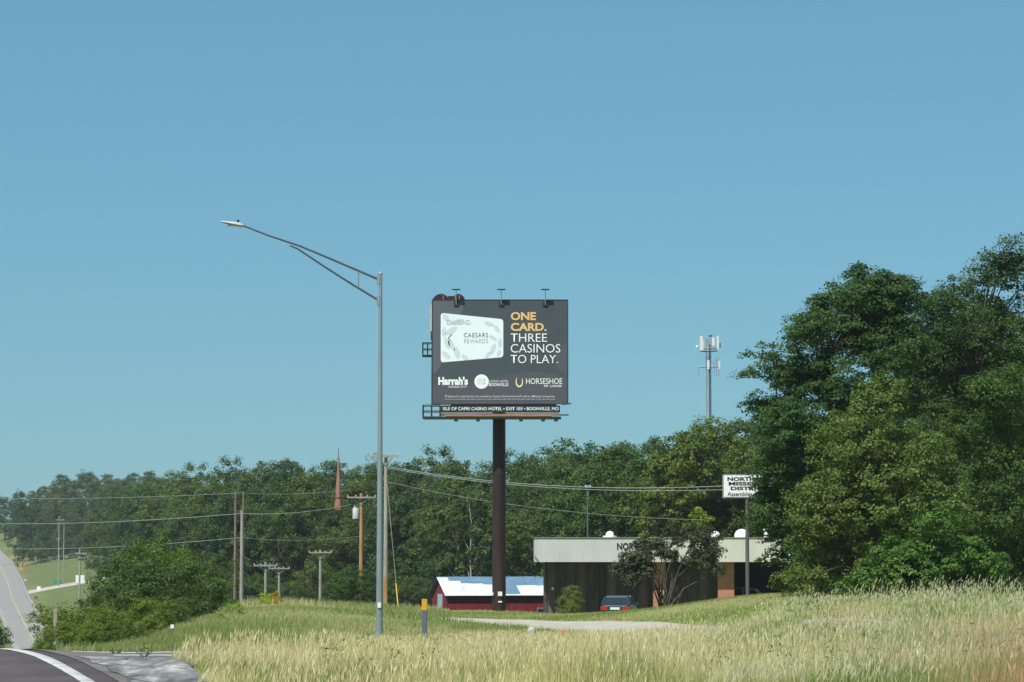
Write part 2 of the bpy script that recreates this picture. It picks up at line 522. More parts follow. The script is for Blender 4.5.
def nrm(a):
    return a / np.maximum(np.linalg.norm(a, axis=-1, keepdims=True), 1e-9)


def text_mesh(name, body, box, y, material, parent, off=0.0, origin=(0, 0, 0), space=1.0):
    """flat print fitted into box = (x0, x1, z0, z1) in the plane at depth y, facing the road"""
    cu = bpy.data.curves.new(name, 'FONT')
    cu.body = body; cu.size = 1; cu.offset = off; cu.space_character = space; cu.resolution_u = 3
    ob = bpy.data.objects.new(name, cu); COL.objects.link(ob)
    bpy.context.view_layer.update()
    me = bpy.data.meshes.new_from_object(ob.evaluated_get(bpy.context.evaluated_depsgraph_get()))
    bpy.data.objects.remove(ob); bpy.data.curves.remove(cu)
    n = len(me.vertices)
    co = np.empty(n * 3, np.float32); me.vertices.foreach_get("co", co); co = co.reshape(-1, 3)
    mn, mx = co.min(0), co.max(0)
    x0, x1, z0, z1 = box
    out = np.empty_like(co)
    out[:, 0] = x0 + (co[:, 0] - mn[0]) / (mx[0] - mn[0]) * (x1 - x0) - origin[0]
    out[:, 2] = z0 + (co[:, 1] - mn[1]) / (mx[1] - mn[1]) * (z1 - z0) - origin[2]
    out[:, 1] = y - origin[1]
    me.vertices.foreach_set("co", out.reshape(-1))
    me.materials.clear(); me.materials.append(M[material]); me.name = name
    me.update()
    return link(name, me, parent)


# ------------------------------------------------------------------ ground
def lin(px):  # right edge line of the near road: X at distance Y
    return np.interp(px, [-60, 0, 20, 33, 39, 44, 48, 60, 470, 625, 700, 810, 950, 1400],
                     [14.5, 2.9, -1.8, -4.88, -6.38, -7.75, -8.75, -11.2, -74.0, -105.7, -120.0, -141.5, -171, -430])


DRIVE = [(434, 130.3), (445, 130), (500, 126), (560, 116), (620, 103), (680, 91), (735, 82), (800, 76), (880, 68), (1010, 62)]
DRIVE_XY = np.array([((p - 512) / F * y, y) for p, y in DRIVE])


def drive_dist(X, Y):
    d = np.full(np.shape(X), 1e9)
    for a, b in zip(DRIVE_XY[:-1], DRIVE_XY[1:]):
        ab = b - a
        t = np.clip(((X - a[0]) * ab[0] + (Y - a[1]) * ab[1]) / (ab @ ab), 0, 1)
        d = np.minimum(d, np.hypot(X - a[0] - t * ab[0], Y - a[1] - t * ab[1]))
    return d


_rw = np.random.default_rng(3)
_K = [(_rw.uniform(-1, 1, 2), _rw.uniform(0, 6.28)) for _ in range(10)]


def wob(X, Y, s):
    r = np.zeros(np.shape(X))
    for k, p in _K: r = r + np.sin((X * k[0] + Y * k[1]) / s * 2.2 + p)
    return r / 3.2     # about -1..1


def build_ground():
    us = np.concatenate([[-3600, -2400, -1600, -1000, -600, -350, -220, -140, -80], np.arange(-40, 1070, 9.0), [1100, 1160, 1250, 1400, 1700, 2200, 3000, 4600]])
    ys = np.concatenate([[-150, -60, -20, -5, 1, 4], np.exp(np.arange(math.log(5), math.log(1300), 0.0125)), [1500, 1800, 2400, 3500]])
    U, Y = np.meshgrid(us, ys)
    X = (U - 512) / F * np.maximum(Y, 30)
    Z = ground_np(X, Y)
    # the soil lies a little lower under the paved strips
    Z = Z - 0.10 * ((np.abs(X - (lin(Y) - 4)) < 4.3) & (Y < 52)) - 0.08 * (drive_dist(X, Y) < 1.6)
    nr, nc = U.shape
    me = bpy.data.meshes.new("meadow_ground")
    V = np.stack([X, Y, Z], -1).reshape(-1, 3)
    idx = np.arange(nr * nc).reshape(nr, nc)
    Q = np.stack([idx[:-1, :-1], idx[:-1, 1:], idx[1:, 1:], idx[1:, :-1]], -1).reshape(-1, 4)
    me.from_pydata(V.tolist(), [], Q.tolist())
    me.polygons.foreach_set("use_smooth", [True] * len(Q))
    # what grows on the soil: hay meadow, mown lawn, rough pasture
    hay = np.array([0.26, 0.25, 0.11]); lawn = np.array([0.23, 0.275, 0.09]); rough = np.array([0.12, 0.16, 0.055])
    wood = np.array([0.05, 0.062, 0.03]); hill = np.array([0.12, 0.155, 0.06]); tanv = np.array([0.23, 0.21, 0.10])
    C = np.empty((nr, nc, 3)); C[:] = rough
    m = (Y < 95) & (U > 180); C[m] = hay
    m = (Y >= 84) & (Y < 190); C[m] = lawn
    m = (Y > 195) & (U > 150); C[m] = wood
    m = (Y > 420) & (U <= 150); C[m] = hill
    m = (Y > 560) & (np.abs(X - lin(Y) + 4) < 6.5 + 2 * wob(X, Y, 30)); C[m] = np.array([0.165, 0.175, 0.08])
    m = (Y > 770) & (Y < 870) & (U > 4) & (U < 26); C[m] = tanv
    ca = me.color_attributes.new("soil", 'FLOAT_COLOR', 'POINT')
    c4 = np.ones((nr * nc, 4), np.float32); c4[:, :3] = C.reshape(-1, 3)
    ca.data.foreach_set("color", c4.reshape(-1))
    me.materials.append(M['ground'])
    kind(link("ground", me), 'structure', "rolling grassy ground of the meadow, lawn and valley")


build_ground()


def ribbon(name, centre, half, lift, material, ncross=6, skirt=0.3, wob_edge=0.0):
    sw = min(0.35, half * 0.15)
    """a paved strip draped on the ground; centre = list of (X, Y)"""
    c = np.array(centre, float)
    t = np.gradient(c, axis=0); t = t / np.linalg.norm(t, axis=1, keepdims=True)
    nrmv = np.stack([t[:, 1], -t[:, 0]], 1)
    offs = np.concatenate([[-half - sw], np.linspace(-half, half, ncross), [half + sw]])
    if wob_edge:
        e = 1 + wob_edge * np.array([rnd.uniform(-1, 1) for _ in c])
    else:
        e = np.ones(len(c))
    P = c[:, None, :] + nrmv[:, None, :] * offs[None, :, None] * e[:, None, None]
    Z = ground_np(P[..., 0], P[..., 1]) + lift
    Z[:, 0] -= skirt; Z[:, -1] -= skirt
    V = np.concatenate([P, Z[..., None]], -1)
    nr, nc = Z.shape
    idx = np.arange(nr * nc).reshape(nr, nc)
    Q = np.stack([idx[:-1, :-1], idx[1:, :-1], idx[1:, 1:], idx[:-1, 1:]], -1).reshape(-1, 4)
    me = bpy.data.meshes.new(name)
    me.from_pydata(V.reshape(-1, 3).tolist(), [], Q.tolist())
    me.polygons.foreach_set("use_smooth", [True] * len(Q))
    me.materials.append(M[material]); me.update()
    return me


ysn = np.concatenate([np.linspace(-60, 28, 20), np.arange(29, 120, 0.8)])
kind(link("road", ribbon("road", [(lin(y) - 3.9 + 0.35, y) for y in ysn], 3.9, 0.02, 'asphalt', 9)), 'structure', "dark asphalt highway in the foreground, running over a crest")
ysl = np.arange(8, 60, 0.5)
kind(link("road_edge_line", ribbon("road_edge_line", [(lin(y) - 0.05, y) for y in ysl], 0.08, 0.028, 'line_white', 3, 0.008, 0.05)), 'structure', "wide white edge line painted on the dark highway")
ysf = np.arange(120, 1150, 6.0)
kind(link("valley_road", ribbon("valley_road", [(lin(y) - 3.65, y) for y in ysf], 3.65, 0.25, 'asphalt_pale', 7, 0.6)), 'structure', "pale highway climbing the far side of the valley")
kind(link("centre_line", ribbon("centre_line", [(lin(y) - 3.65, y) for y in ysf], 0.16, 0.27, 'line_yellow', 2, 0.02)), 'structure', "yellow centre line of the valley road")
for dx in (-0.25, -7.05):
    kind(link("edge_line", ribbon("edge_line", [(lin(y) + dx, y) for y in ysf], 0.09, 0.27, 'line_old', 2, 0.02)), 'structure', "white edge line of the valley road")
fl = [at(px, 0, 1) for px in (0,)]
lane = []
for k in np.linspace(0, 1, 16):
    Yl = 640 + 8 * k
    lane.append((lin(640) - 1 + k * 26, Yl))
kind(link("side_lane", ribbon("side_lane", lane, 4.5, 0.22, 'gravel', 4, 0.5)), 'structure', "pale gravel lane leaving the far road")
# junction at the crest: old asphalt with a cracked concrete apron in front of it
def patch(name, y0, y1, left, right, lift, material, nx=30, ny=24):
    rows = []
    for j in range(ny + 1):
        y = y0 + (y1 - y0) * j / ny
        xl, xr = left(y), right(y)
        rows.append([(xl + (xr - xl) * i / nx, y) for i in range(nx + 1)])
    P = np.array(rows); Z = ground_np(P[..., 0], P[..., 1]) + lift
    Z[:, -1] -= 0.1
    V = np.concatenate([P, Z[..., None]], -1)
    idx = np.arange((nx + 1) * (ny + 1)).reshape(ny + 1, nx + 1)
    Q = np.stack([idx[:-1, :-1], idx[:-1, 1:], idx[1:, 1:], idx[1:, :-1]], -1).reshape(-1, 4)
    me = bpy.data.meshes.new(name); me.from_pydata(V.reshape(-1, 3).tolist(), [], Q.tolist())
    me.materials.append(M[material]); me.update()
    return link(name, me)


kind(patch("side_road", 24, 47.0, lambda y: lin(y) + 0.34, lambda y: (np.interp(y, [24, 33, 38, 41, 47], [240, 215, 195, 230, 260]) - 512) / F * y, 0.028, 'asphalt_old'), 'structure', "old patched asphalt of the side road joining at the crest")
kind(patch("concrete_apron", 26, 39.3, lambda y: lin(y) + 0.5 + 0.05 * math.sin(y * 3), lambda y: (np.interp(y, [24, 33, 36, 39.3], [236, 218, 205, 182]) - 512) / F * y, 0.036, 'apron'), 'structure', "cracked pale concrete apron beside the edge line")
kind(link("stop_line", ribbon("stop_line", [(x, 43.1 - 0.05 * (x + 7)) for x in np.linspace(-6.6, -4.6, 14)], 0.11, 0.036, 'line_white', 3, 0.006, 0.3)), 'structure', "worn white line across the side road")
kind(link("stop_line", ribbon("stop_line", [(x, 40.4 - 0.02 * (x + 7)) for x in np.linspace(-5.6, -4.6, 10)], 0.10, 0.036, 'line_white', 3, 0.006, 0.3)), 'structure', "worn pale line on the old side road")
# gravel drive
dr = []
for a, b in zip(DRIVE_XY[:-1], DRIVE_XY[1:]):
    for k in range(8): dr.append(tuple(a + (b - a) * k / 8))
kind(link("driveway", ribbon("driveway", dr, 1.6, 0.05, 'gravel', 8, 0.2, 0.05)), 'structure', "pale gravel driveway curving past the lawn")


# ------------------------------------------------------------------ trees
def crown_leaves(rng, lobes, n_leaves, size, clump_r, up=0.6, core=0.18, clump_n=70, flat=0.6):
    """lobes: (cx, cy, cz, r, squash). Returns leaf diamonds (N,4,3)."""
    lobes = np.array(lobes, float)
    wgt = lobes[:, 3] ** 2; wgt /= wgt.sum()
    nc = max(len(lobes), int(n_leaves / clump_n))
    li = rng.choice(len(lobes), nc, p=wgt)
    d = nrm(rng.normal(size=(nc, 3)) + np.array([0, 0, 0.25]))
    u = np.where(rng.random(nc) < core, rng.uniform(0.1, 0.7, nc), rng.uniform(0.72, 1.08, nc))
    rr = lobes[li, 3] * u * rng.uniform(0.85, 1.12, nc)
    cc = lobes[li, :3] + d * rr[:, None] * np.stack([np.ones(nc), np.ones(nc), lobes[li, 4]], 1)
    ci = rng.integers(0, nc, n_leaves)
    cr = clump_r * rng.uniform(0.6, 1.35, nc)
    off = nrm(rng.normal(size=(n_leaves, 3))) * (rng.random(n_leaves) ** 0.5 * cr[ci] * 1.25)[:, None] * np.array([1.0, 1.0, flat])
    off[:, 2] -= 0.25 * (off[:, 0] ** 2 + off[:, 1] ** 2) / np.maximum(cr[ci], .01)
    p = cc[ci] + off
    n = nrm(d[ci] * 0.45 + np.array([0, 0, up]) + off / np.maximum(cr[ci], .01)[:, None] * 0.35 + rng.normal(size=(n_leaves, 3)) * 0.42)
    t = nrm(np.cross(n, rng.normal(size=(n_leaves, 3))))
    b = np.cross(n, t)
    L = size * rng.uniform(0.65, 1.35, n_leaves)[:, None]
    W = L * rng.uniform(0.5, 0.75, n_leaves)[:, None]
    droop = np.array([0, 0, -0.12]) * L
    V = np.stack([p - t * L / 2, p + b * W / 2, p + t * L / 2 + droop, p - b * W / 2], 1)
    return V, cc, li


def trunk_mesh(rng, lobes, cc, li, H, r0, fork, mat_key, twigs=3, lean=(0, 0)):
    mb = MB()
    top = np.array([lean[0] * H, lean[1] * H, H * 0.8])
    tp = [np.array([0, 0, -0.3])]
    for k in (0.12, 0.3, 0.5, 0.75, 1.0):
        tp.append(top * k + np.array([rng.normal() * 0.02 * H * k, rng.normal() * 0.02 * H * k, 0]))
    rad = [r0 * 1.25, r0, r0 * 0.82, r0 * 0.62, r0 * 0.36, r0 * 0.12]
    mb.tube([tuple(p) for p in tp], rad, 8)
    tp = np.array(tp)
    for i, lb in enumerate(lobes):
        c = np.array(lb[:3])
        z0 = max(H * fork, min(c[2] - 0.35 * np.hypot(c[0], c[1]) - 0.5 * lb[3], H * 0.7))
        z0 = min(z0, H * 0.75)
        s = np.array([np.interp(z0, tp[:, 2], tp[:, 0]), np.interp(z0, tp[:, 2], tp[:, 1]), z0])
        mid = s * 0.5 + c * 0.5 + np.array([0, 0, 0.04 * H])
        rs = r0 * 0.42 * max(0.3, 1 - z0 / H)
        mb.tube([tuple(s), tuple(s * 0.8 + mid * 0.2), tuple(mid), tuple(c)], [rs, rs * 0.9, rs * 0.65, rs * 0.3], 5, False)
        ids = np.nonzero(li == i)[0][:twigs]
        for j in ids:
            mb.tube([tuple(c), tuple((c + cc[j]) / 2 + np.array([0, 0, 0.02 * H])), tuple(cc[j])], [rs * 0.3, rs * 0.2, rs * 0.08], 4, False)
    return mb.mesh("trunk", mat_key)


def proto_tree(seed, H, W, n_lobes, n_leaves, size, base=0.12, shape='round', clump=0.55, mat_leaf='leaf', bark='bark', r0=0.22, lobe_r=0.20, twigs=2):
    rng = np.random.default_rng(seed)
    lobes = []
    for i in range(n_lobes):
        t = (i + 0.5) / n_lobes
        z = base + (0.97 - base - lobe_r * 0.5) * t ** 0.85
        if shape == 'round': prof = math.sin(math.pi * min(1, 0.16 + 0.80 * z)) ** 0.7
        elif shape == 'tall': prof = 0.95 * (1 - abs(z - 0.5) * 1.3) ** 0.6
        else: prof = min(1, 1.25 * (1 - z) + 0.12)
        a = i * 2.399 + rng.uniform(-0.5, 0.5)
        rad = W / 2 * max(0.05, prof - lobe_r * 1.1) * rng.uniform(0.55, 1.12)
        r = lobe_r * H * 0.62 * rng.uniform(0.7, 1.3)
        lobes.append((rad * math.cos(a), rad * math.sin(a), z * H, r, rng.uniform(0.65, 0.9)))
    lobes.append((rng.normal() * 0.05 * W, rng.normal() * 0.05 * W, H * (0.97 - lobe_r * 0.45), lobe_r * H * 0.55, 0.85))
    V, cc, li = crown_leaves(rng, lobes, n_leaves, size, clump)
    return trunk_mesh(rng, lobes, cc, li, H, r0, base * 0.9, bark, twigs), quads_mesh("crown", V, mat_leaf), H


def plant(name, proto, loc, H, wide=1.0, rz=0.0, tint=(1, 1, 1), label="", cat="tree", group=None, tilt=0.0):
    tm, cm, ph = proto
    o = thing(name, label, cat, loc, rz, group)
    s = H / ph
    o.scale = (s * wide, s * wide, s)
    o.rotation_euler = (tilt, 0, rz)
    t = link("trunk", tm, o); c = link("crown", cm, o)
    c.color = (*tint, 1)
    return o


P_ROUND = [proto_tree(10 + i, 15, 10.5, 19, 22000, 0.25, 0.10, 'round', 0.62) for i in range(5)]
P_TALL = [proto_tree(30 + i, 17, 8.5, 19, 20000, 0.25, 0.08, 'tall', 0.60) for i in range(3)]
P_SPARSE = [proto_tree(50 + i, 15, 8.5, 11, 5200, 0.28, 0.25, 'tall', 0.42, bark='bark_pale', r0=0.14, lobe_r=0.15, twigs=6) for i in range(2)]
P_SHRUB = [proto_tree(70 + i, 3.2, 4.4, 10, 9000, 0.09, 0.12, 'round', 0.24, r0=0.06, lobe_r=0.34) for i in range(4)]
P_CONE = proto_tree(90, 2.0, 1.5, 14, 11000, 0.05, 0.05, 'cone', 0.17, r0=0.04, lobe_r=0.26)

TOPX = [-60, 0, 40, 90, 130, 170, 205, 240, 290, 330, 400, 440, 470, 520, 570, 640, 680, 720, 760, 900, 1100]
TOPY = [495, 489, 482, 467, 468, 477, 462, 458, 454, 462, 452, 447, 458, 450, 436, 431, 430, 424, 418, 400, 400]
FRONT_X = [95, 115, 170, 240, 330, 395, 420, 560, 600, 800, 1100]
FRONT_Y = [700, 560, 420, 330, 322, 305, 280, 285, 215, 205, 190]
TINTS = [(1, 1, 1), (0.82, 0.95, 0.95), (1.15, 1.1, 0.9), (0.75, 0.85, 0.85), (1.25, 1.15, 0.85), (0.9, 1.0, 0.8)]


def forest():
    r = random.Random(21)
    wood = dict(label="broad-leaved tree in the dense green wood along the skyline", cat="tree", group="trees of the wood along the skyline")
    n = 0
    rows = [0, 10, 22, 38, 60]
    for k, dY in enumerate(rows):
        px = 100 + 13 * k
        while px < 1010:
            Y = np.interp(px, FRONT_X, FRONT_Y)
            Y = Y * (1 + 0.0009 * dY) + dY + r.uniform(-4, 4)
            top = np.interp(px, TOPX, TOPY) - 3 + (4 - k) * r.uniform(5, 17) + (r.uniform(-7, 8) if k < 3 else r.uniform(-4, 4))
            if 395 < px < 470: top += (4 - k) * 5
            if abs(px - 338) < 20 and Y < 385:
                top = max(top, 506)
                if Y > 345: px += 20; continue
            g = gpt(px, Y)
            H = min(24, max(8, zat(top, Y) - g.z))
            pr = r.choice(P_ROUND + P_ROUND + P_TALL)
            plant("broadleaf_tree", pr, g, H, r.uniform(0.8, 1.15) * (14 / max(H, 10)) ** 0.4, r.uniform(0, 6.28), r.choice(TINTS), **wood)
            n += 1
            px += r.uniform(0.8, 1.2) * (5.4 if k < 3 else 4.6) * F / Y * (1.0 if k else 1.1)
    # the wood beyond the valley
    for k, (Yb, dt) in enumerate([(805, 52), (840, 36), (880, 20), (930, 8), (990, 0)]):
        px = -30 + 9 * k
        if k == 0: px = 24
        while px < 190:
            Y = Yb + r.uniform(-10, 10)
            if not (px < 26 and k == 0) and abs((px - 512) / F * Y - (lin(Y) - 3.65)) > 6:
                top = np.interp(px, TOPX, TOPY) + dt * r.uniform(0.8, 1.2) + r.uniform(-5, 6)
                g = gpt(px, Y)
                H = min(24, max(9, zat(top, Y) - g.z))
                plant("broadleaf_tree", r.choice(P_ROUND), g, H, r.uniform(0.85, 1.15), r.uniform(0, 6.28), r.choice(TINTS), **wood)
                n += 1
            px += r.uniform(0.8, 1.25) * 7.0 * F / Y
    return n


forest()

# scrub at the foot of the wood
r = random.Random(5)
px = 232
while px < 430:
    Y = np.interp(px, FRONT_X, FRONT_Y) - r.uniform(4, 16)
    plant("understory_shrub", r.choice(P_SHRUB), gpt(px, Y), r.uniform(3.0, 6.5), r.uniform(0.8, 1.2), r.uniform(0, 6.28), r.choice(TINTS),
          "leafy shrub at the foot of the wood behind the utility poles", "shrub", "shrubs at the foot of the wood")
    px += r.uniform(10, 20)
for px, Y, H, tint in [(352, 205, 3.4, (0.85, 0.95, 0.8)), (372, 212, 3.2, (0.7, 0.85, 0.75)), (340, 215, 3.0, (0.9, 1, 0.8))]:
    plant("understory_shrub", P_SHRUB[int(px) % 4], gpt(px, Y), H, 0.95, px, tint,
          "leafy shrub at the foot of the wood behind the utility poles", "shrub", "shrubs at the foot of the wood")
# scrub that fills the slope left of the meadow
BUSH = [(66, 92, 1.7), (84, 90, 1.6), (100, 95, 1.7), (120, 92, 1.5), (140, 96, 1.5), (158, 100, 1.3), (176, 108, 1.3), (192, 118, 1.2),
        (76, 118, 1.9), (94, 124, 2.5), (114, 118, 3.0), (130, 126, 4.2), (150, 122, 3.4), (168, 128, 4.2), (184, 126, 3.4), (200, 132, 2.2), (212, 138, 2.0),
        (112, 150, 3.8), (132, 156, 5.0), (150, 160, 5.9), (170, 165, 5.6), (188, 170, 4.7), (203, 172, 3.3),
        (58, 88, 1.2), (52, 80, .9), (70, 74, 1.0), (92, 72, 0.85), (112, 74, 0.8), (134, 78, 0.8), (152, 84, 0.9), (74, 140, 2.2), (92, 160, 3.0), (66, 105, 2.3), (50, 98, 1.1), (44, 92, .8)]
r = random.Random(9)
for px, Y, H in BUSH:
    plant("slope_shrub", r.choice(P_SHRUB), gpt(px + r.uniform(-3, 3), Y), H, r.uniform(0.95, 1.25) if H < 4 else r.uniform(0.75, 0.95), r.uniform(0, 6.28),
          r.choice([(1.6, 1.45, 1.1), (1.9, 1.65, 1.1), (1.4, 1.35, 0.95), (2.1, 1.8, 1.2)] if Y < 112 else [(1, 1, 1), (0.85, 0.95, 0.85), (1.25, 1.25, 0.75), (0.75, 0.85, 0.75), (1.7, 1.6, 0.9)]),
          "rounded green shrub in the thicket right of the valley road", "shrub", "shrubs of the thicket beside the valley road")
for px, Y, H in [(0, 80, 0.95), (-12, 84, 1.6), (-6, 110, 2.4)]:
    plant("verge_shrub", r.choice(P_SHRUB), gpt(px, Y) - Vector((0.4, 0, 0)), H, 1.0, r.uniform(0, 6.28), (0.7, 0.75, 0.7),
          {80: "dark shrub left of the valley road, nearest of three at the photo's left edge", 84: "dark shrub mostly cut off by the photo's left edge, beside the valley road", 110: "dark shrub at the left edge, furthest down the slope beside the valley road"}[Y], "shrub", "shrubs left of the valley road")


def hero(name, label, Y, base_px, lobes, n_leaves, size, clump, r0=0.2, tint=(1, 1, 1), depth=1.6, bark='bark', leaf='leaf', cat="tree", seed=1, core=0.2, clump_n=70, flat=0.55, twigs=4, fork=0.12, stems=None):
    rng = np.random.default_rng(seed)
    g = gpt(base_px, Y)
    L = []
    for (px, py, rp) in lobes:
        rm = rp / F * Y
        for q in range(2 if rm > 0.9 else 1):
            dy = rng.uniform(-1, 1) * depth
            p = at(px + rng.uniform(-0.2, 0.2) * rp, py + rng.uniform(-0.2, 0.2) * rp, Y)
            L.append((p.x - g.x, dy + (0.0 if q == 0 else 0.4 * depth), p.z - g.z, rm * (1 if q == 0 else 0.8), 0.8))
    V, cc, li = crown_leaves(rng, L, n_leaves, size, clump, core=core, clump_n=clump_n, flat=flat)
    H = max(l[2] + l[3] for l in L)
    o = thing(name, label, cat, g)
    if stems is None:
        link("trunk", trunk_mesh(rng, L, cc, li, H, r0, fork, bark, twigs, lean=(np.mean([l[0] for l in L]) / H * 0.6, 0)), o)
    else:
        for k in range(stems):
            sub = [i for i in range(len(L)) if i % stems == k]
            mb = MB()
            b0 = np.array([(k - (stems - 1) / 2) * 0.28, rng.uniform(-0.2, 0.2), -0.2])
            for i in sub:
                c = np.array(L[i][:3]); mid = b0 * 0.45 + c * 0.55 + np.array([rng.uniform(-.2, .2), 0, 0.15]) - np.array([c[0] * 0.2, 0, 0])
                mb.tube([tuple(b0), tuple(b0 * 0.7 + mid * 0.3 + np.array([rng.uniform(-.1, .1), 0, .2])), tuple(mid), tuple(c)], [r0, r0 * .8, r0 * .5, r0 * .2], 6, False)
                for j in np.nonzero(li == i)[0][:twigs]:
                    mb.tube([tuple(c), tuple((c + cc[j]) / 2), tuple(cc[j])], [r0 * .2, r0 * .13, r0 * .06], 4, False)
            mb.build("trunk", bark, o)
    c = link("crown", quads_mesh("crown", V, leaf), o)
    c.color = (*tint, 1)
    return o


hero("locust_tree", "tall airy dark green tree whose layered boughs reach left over the sign", 118, 855,
     [(872, 287, 24), (838, 302, 24), (905, 292, 24), (806, 328, 24), (850, 335, 36), (775, 362, 20), (752, 372, 10), (800, 385, 34), (850, 395, 44),
      (760, 398, 16), (778, 425, 30), (768, 462, 30), (800, 465, 42), (752, 350, 9), (818, 306, 12), (775, 510, 26), (795, 545, 32), (900, 345, 42), (790, 345, 12), (764, 478, 9), (767, 492, 9), (758, 487, 5), (770, 470, 12), (760, 354, 9), (770, 350, 9), (860, 270, 10), (830, 285, 8), (790, 375, 24), (815, 362, 26), (785, 412, 26), (800, 440, 34), (772, 446, 18), (782, 490, 26), (885, 312, 30), (868, 328, 34), (890, 290, 22), (850, 300, 22)],
     150000, 0.112, 0.40, 0.24, (0.74, 0.90, 0.82), 2.0, seed=4, flat=0.32, clump_n=80, core=0.3)
hero("dark_oak_tree", "tallest dark tree, at the photo's right edge behind the others", 128, 1000,
     [(975, 282, 30), (1012, 270, 34), (942, 305, 26), (1050, 280, 40), (962, 335, 40), (1010, 340, 46), (1055, 370, 55), (932, 350, 32), (1000, 410, 55), (1050, 470, 60),
      (985, 490, 60), (1040, 555, 60), (960, 560, 60), (925, 420, 45), (1004, 258, 12), (1028, 256, 14), (940, 330, 40), (925, 310, 22), (985, 320, 40), (918, 350, 30), (895, 400, 30), (930, 375, 34), (948, 355, 34), (905, 330, 24), (970, 375, 36), (945, 293, 15), (960, 286, 18), (985, 269, 16), (1000, 266, 18), (1020, 262, 20), (935, 300, 16), (905, 500, 55), (890, 570, 45), (830, 575, 40)],
     130000, 0.125, 0.42, 0.32, (0.68, 0.80, 0.72), 2.4, seed=8, core=0.32)
hero("maple_tree", "leafy mid green tree between the oak and the photo's right edge", 114, 1010,
     [(985, 395, 28), (1015, 425, 34), (962, 432, 26), (1000, 470, 36), (1030, 380, 26), (1035, 510, 40), (980, 520, 36), (1015, 560, 36), (1040, 590, 30)],
     52000, 0.115, 0.34, 0.2, (0.86, 0.95, 0.74), 1.8, seed=12)
hero("post_oak_tree", "olive green oak with spiky leaf clusters, in front of the dark trees", 106, 872,
     [(880, 412, 32), (850, 448, 40), (905, 450, 38), (828, 500, 42), (880, 500, 50), (922, 505, 40), (828, 555, 40), (880, 560, 46), (800, 575, 20), (785, 580, 14), (893, 388, 16), (930, 450, 24), (845, 415, 18), (812, 535, 18), (866, 440, 30), (862, 470, 34)],
     84000, 0.11, 0.27, 0.15, (1.45, 1.33, 1.06), 1.8, seed=16, clump_n=62)
hero("sumac_bush", "low bright green feathery bush at the foot of the oak", 97, 915,
     [(868, 588, 24), (898, 562, 30), (930, 560, 28), (962, 558, 26), (940, 522, 20), (982, 565, 24), (996, 588, 20), (850, 582, 12), (915, 585, 24), (955, 590, 22)],
     26000, 0.11, 0.28, 0.05, (1.1, 1.3, 0.85), 1.2, cat="bush", seed=20, flat=0.4, stems=4)
hero("purple_leaf_tree", "dark bronze-leaved small tree with twisted stems in front of the low office", 152, 668,
     [(638, 560, 17), (624, 568, 11), (640, 547, 9), (649, 541, 9), (661, 547, 12), (630, 561, 9), (668, 553, 9), (677, 540, 8), (694, 536, 13), (710, 540, 12), (714, 552, 12), (702, 558, 16), (687, 566, 11), (645, 570, 11), (630, 577, 9), (668, 530, 5), (716, 569, 9), (676, 555, 8)],
     25000, 0.115, 0.24, 0.07, (1.35, 1.42, 1.1), 1.2, leaf='leaf_dark', bark='bark', seed=24, stems=4, twigs=8, core=0.4, clump_n=42)
hero("yellow_green_tree", "small yellow-green tree just behind the office roof", 190, 702,
     [(700, 512, 8), (706, 522, 9), (692, 524, 7), (700, 536, 12), (712, 538, 8), (698, 556, 12)],
     5000, 0.2, 0.3, 0.09, (2.0, 1.75, 0.6), 1.0, seed=28)
hero("olive_tree", "broad yellowish green tree right of the wood, behind the sign", 205, 700,
     [(690, 440, 22), (715, 432, 22), (670, 465, 26), (705, 470, 32), (735, 455, 24), (690, 505, 34), (725, 500, 34), (660, 500, 22), (650, 530, 20), (745, 530, 30)],
     26000, 0.22, 0.50, 0.24, (1.5, 1.35, 0.85), 2.5, seed=32)
for px, Y, H, pr, lab in [(470, 268, 15.0, 0, 'tallest thin pale-stemmed tree, rising behind the red barn'), (482, 272, 13.0, 1, 'thin pale-stemmed tree behind the barn, next to the billboard pole'), (458, 270, 11.5, 1, 'lowest thin pale-stemmed tree, above the left end of the barn roof')]:
    plant("poplar_tree", P_SPARSE[pr], gpt(px, Y), H, 0.9, px * 1.3, (1.15, 1.15, 0.9), lab, "tree", "pale-stemmed trees behind the barn")
plant("dome_shrub", P_SHRUB[1], gpt(574, 149), 0.72, 1.0, 0.4, (1.5, 1.7, 0.8), "low rounded bright green shrub in front of the cone-shaped shrub", "shrub")
plant("cone_shrub", P_CONE, gpt(570, 160), 1.8, 1.45, 1.0, (2.2, 1.6, 1.5), "upright cone-shaped shrub against the dark office wall", "shrub")
plant("weed_bush", P_SHRUB[2], gpt(267, 140), 0.75, 1.0, 0.4, (4.5, 3.4, 0.6), "tall yellow-flowering weed at the brow of the green slope, left one", "shrub")
plant("weed_bush", P_SHRUB[3], gpt(278, 139), 0.7, 0.8, 1.4, (5.5, 2.4, 0.5), "orange-yellow flowering weed at the brow of the green slope, right one", "shrub")


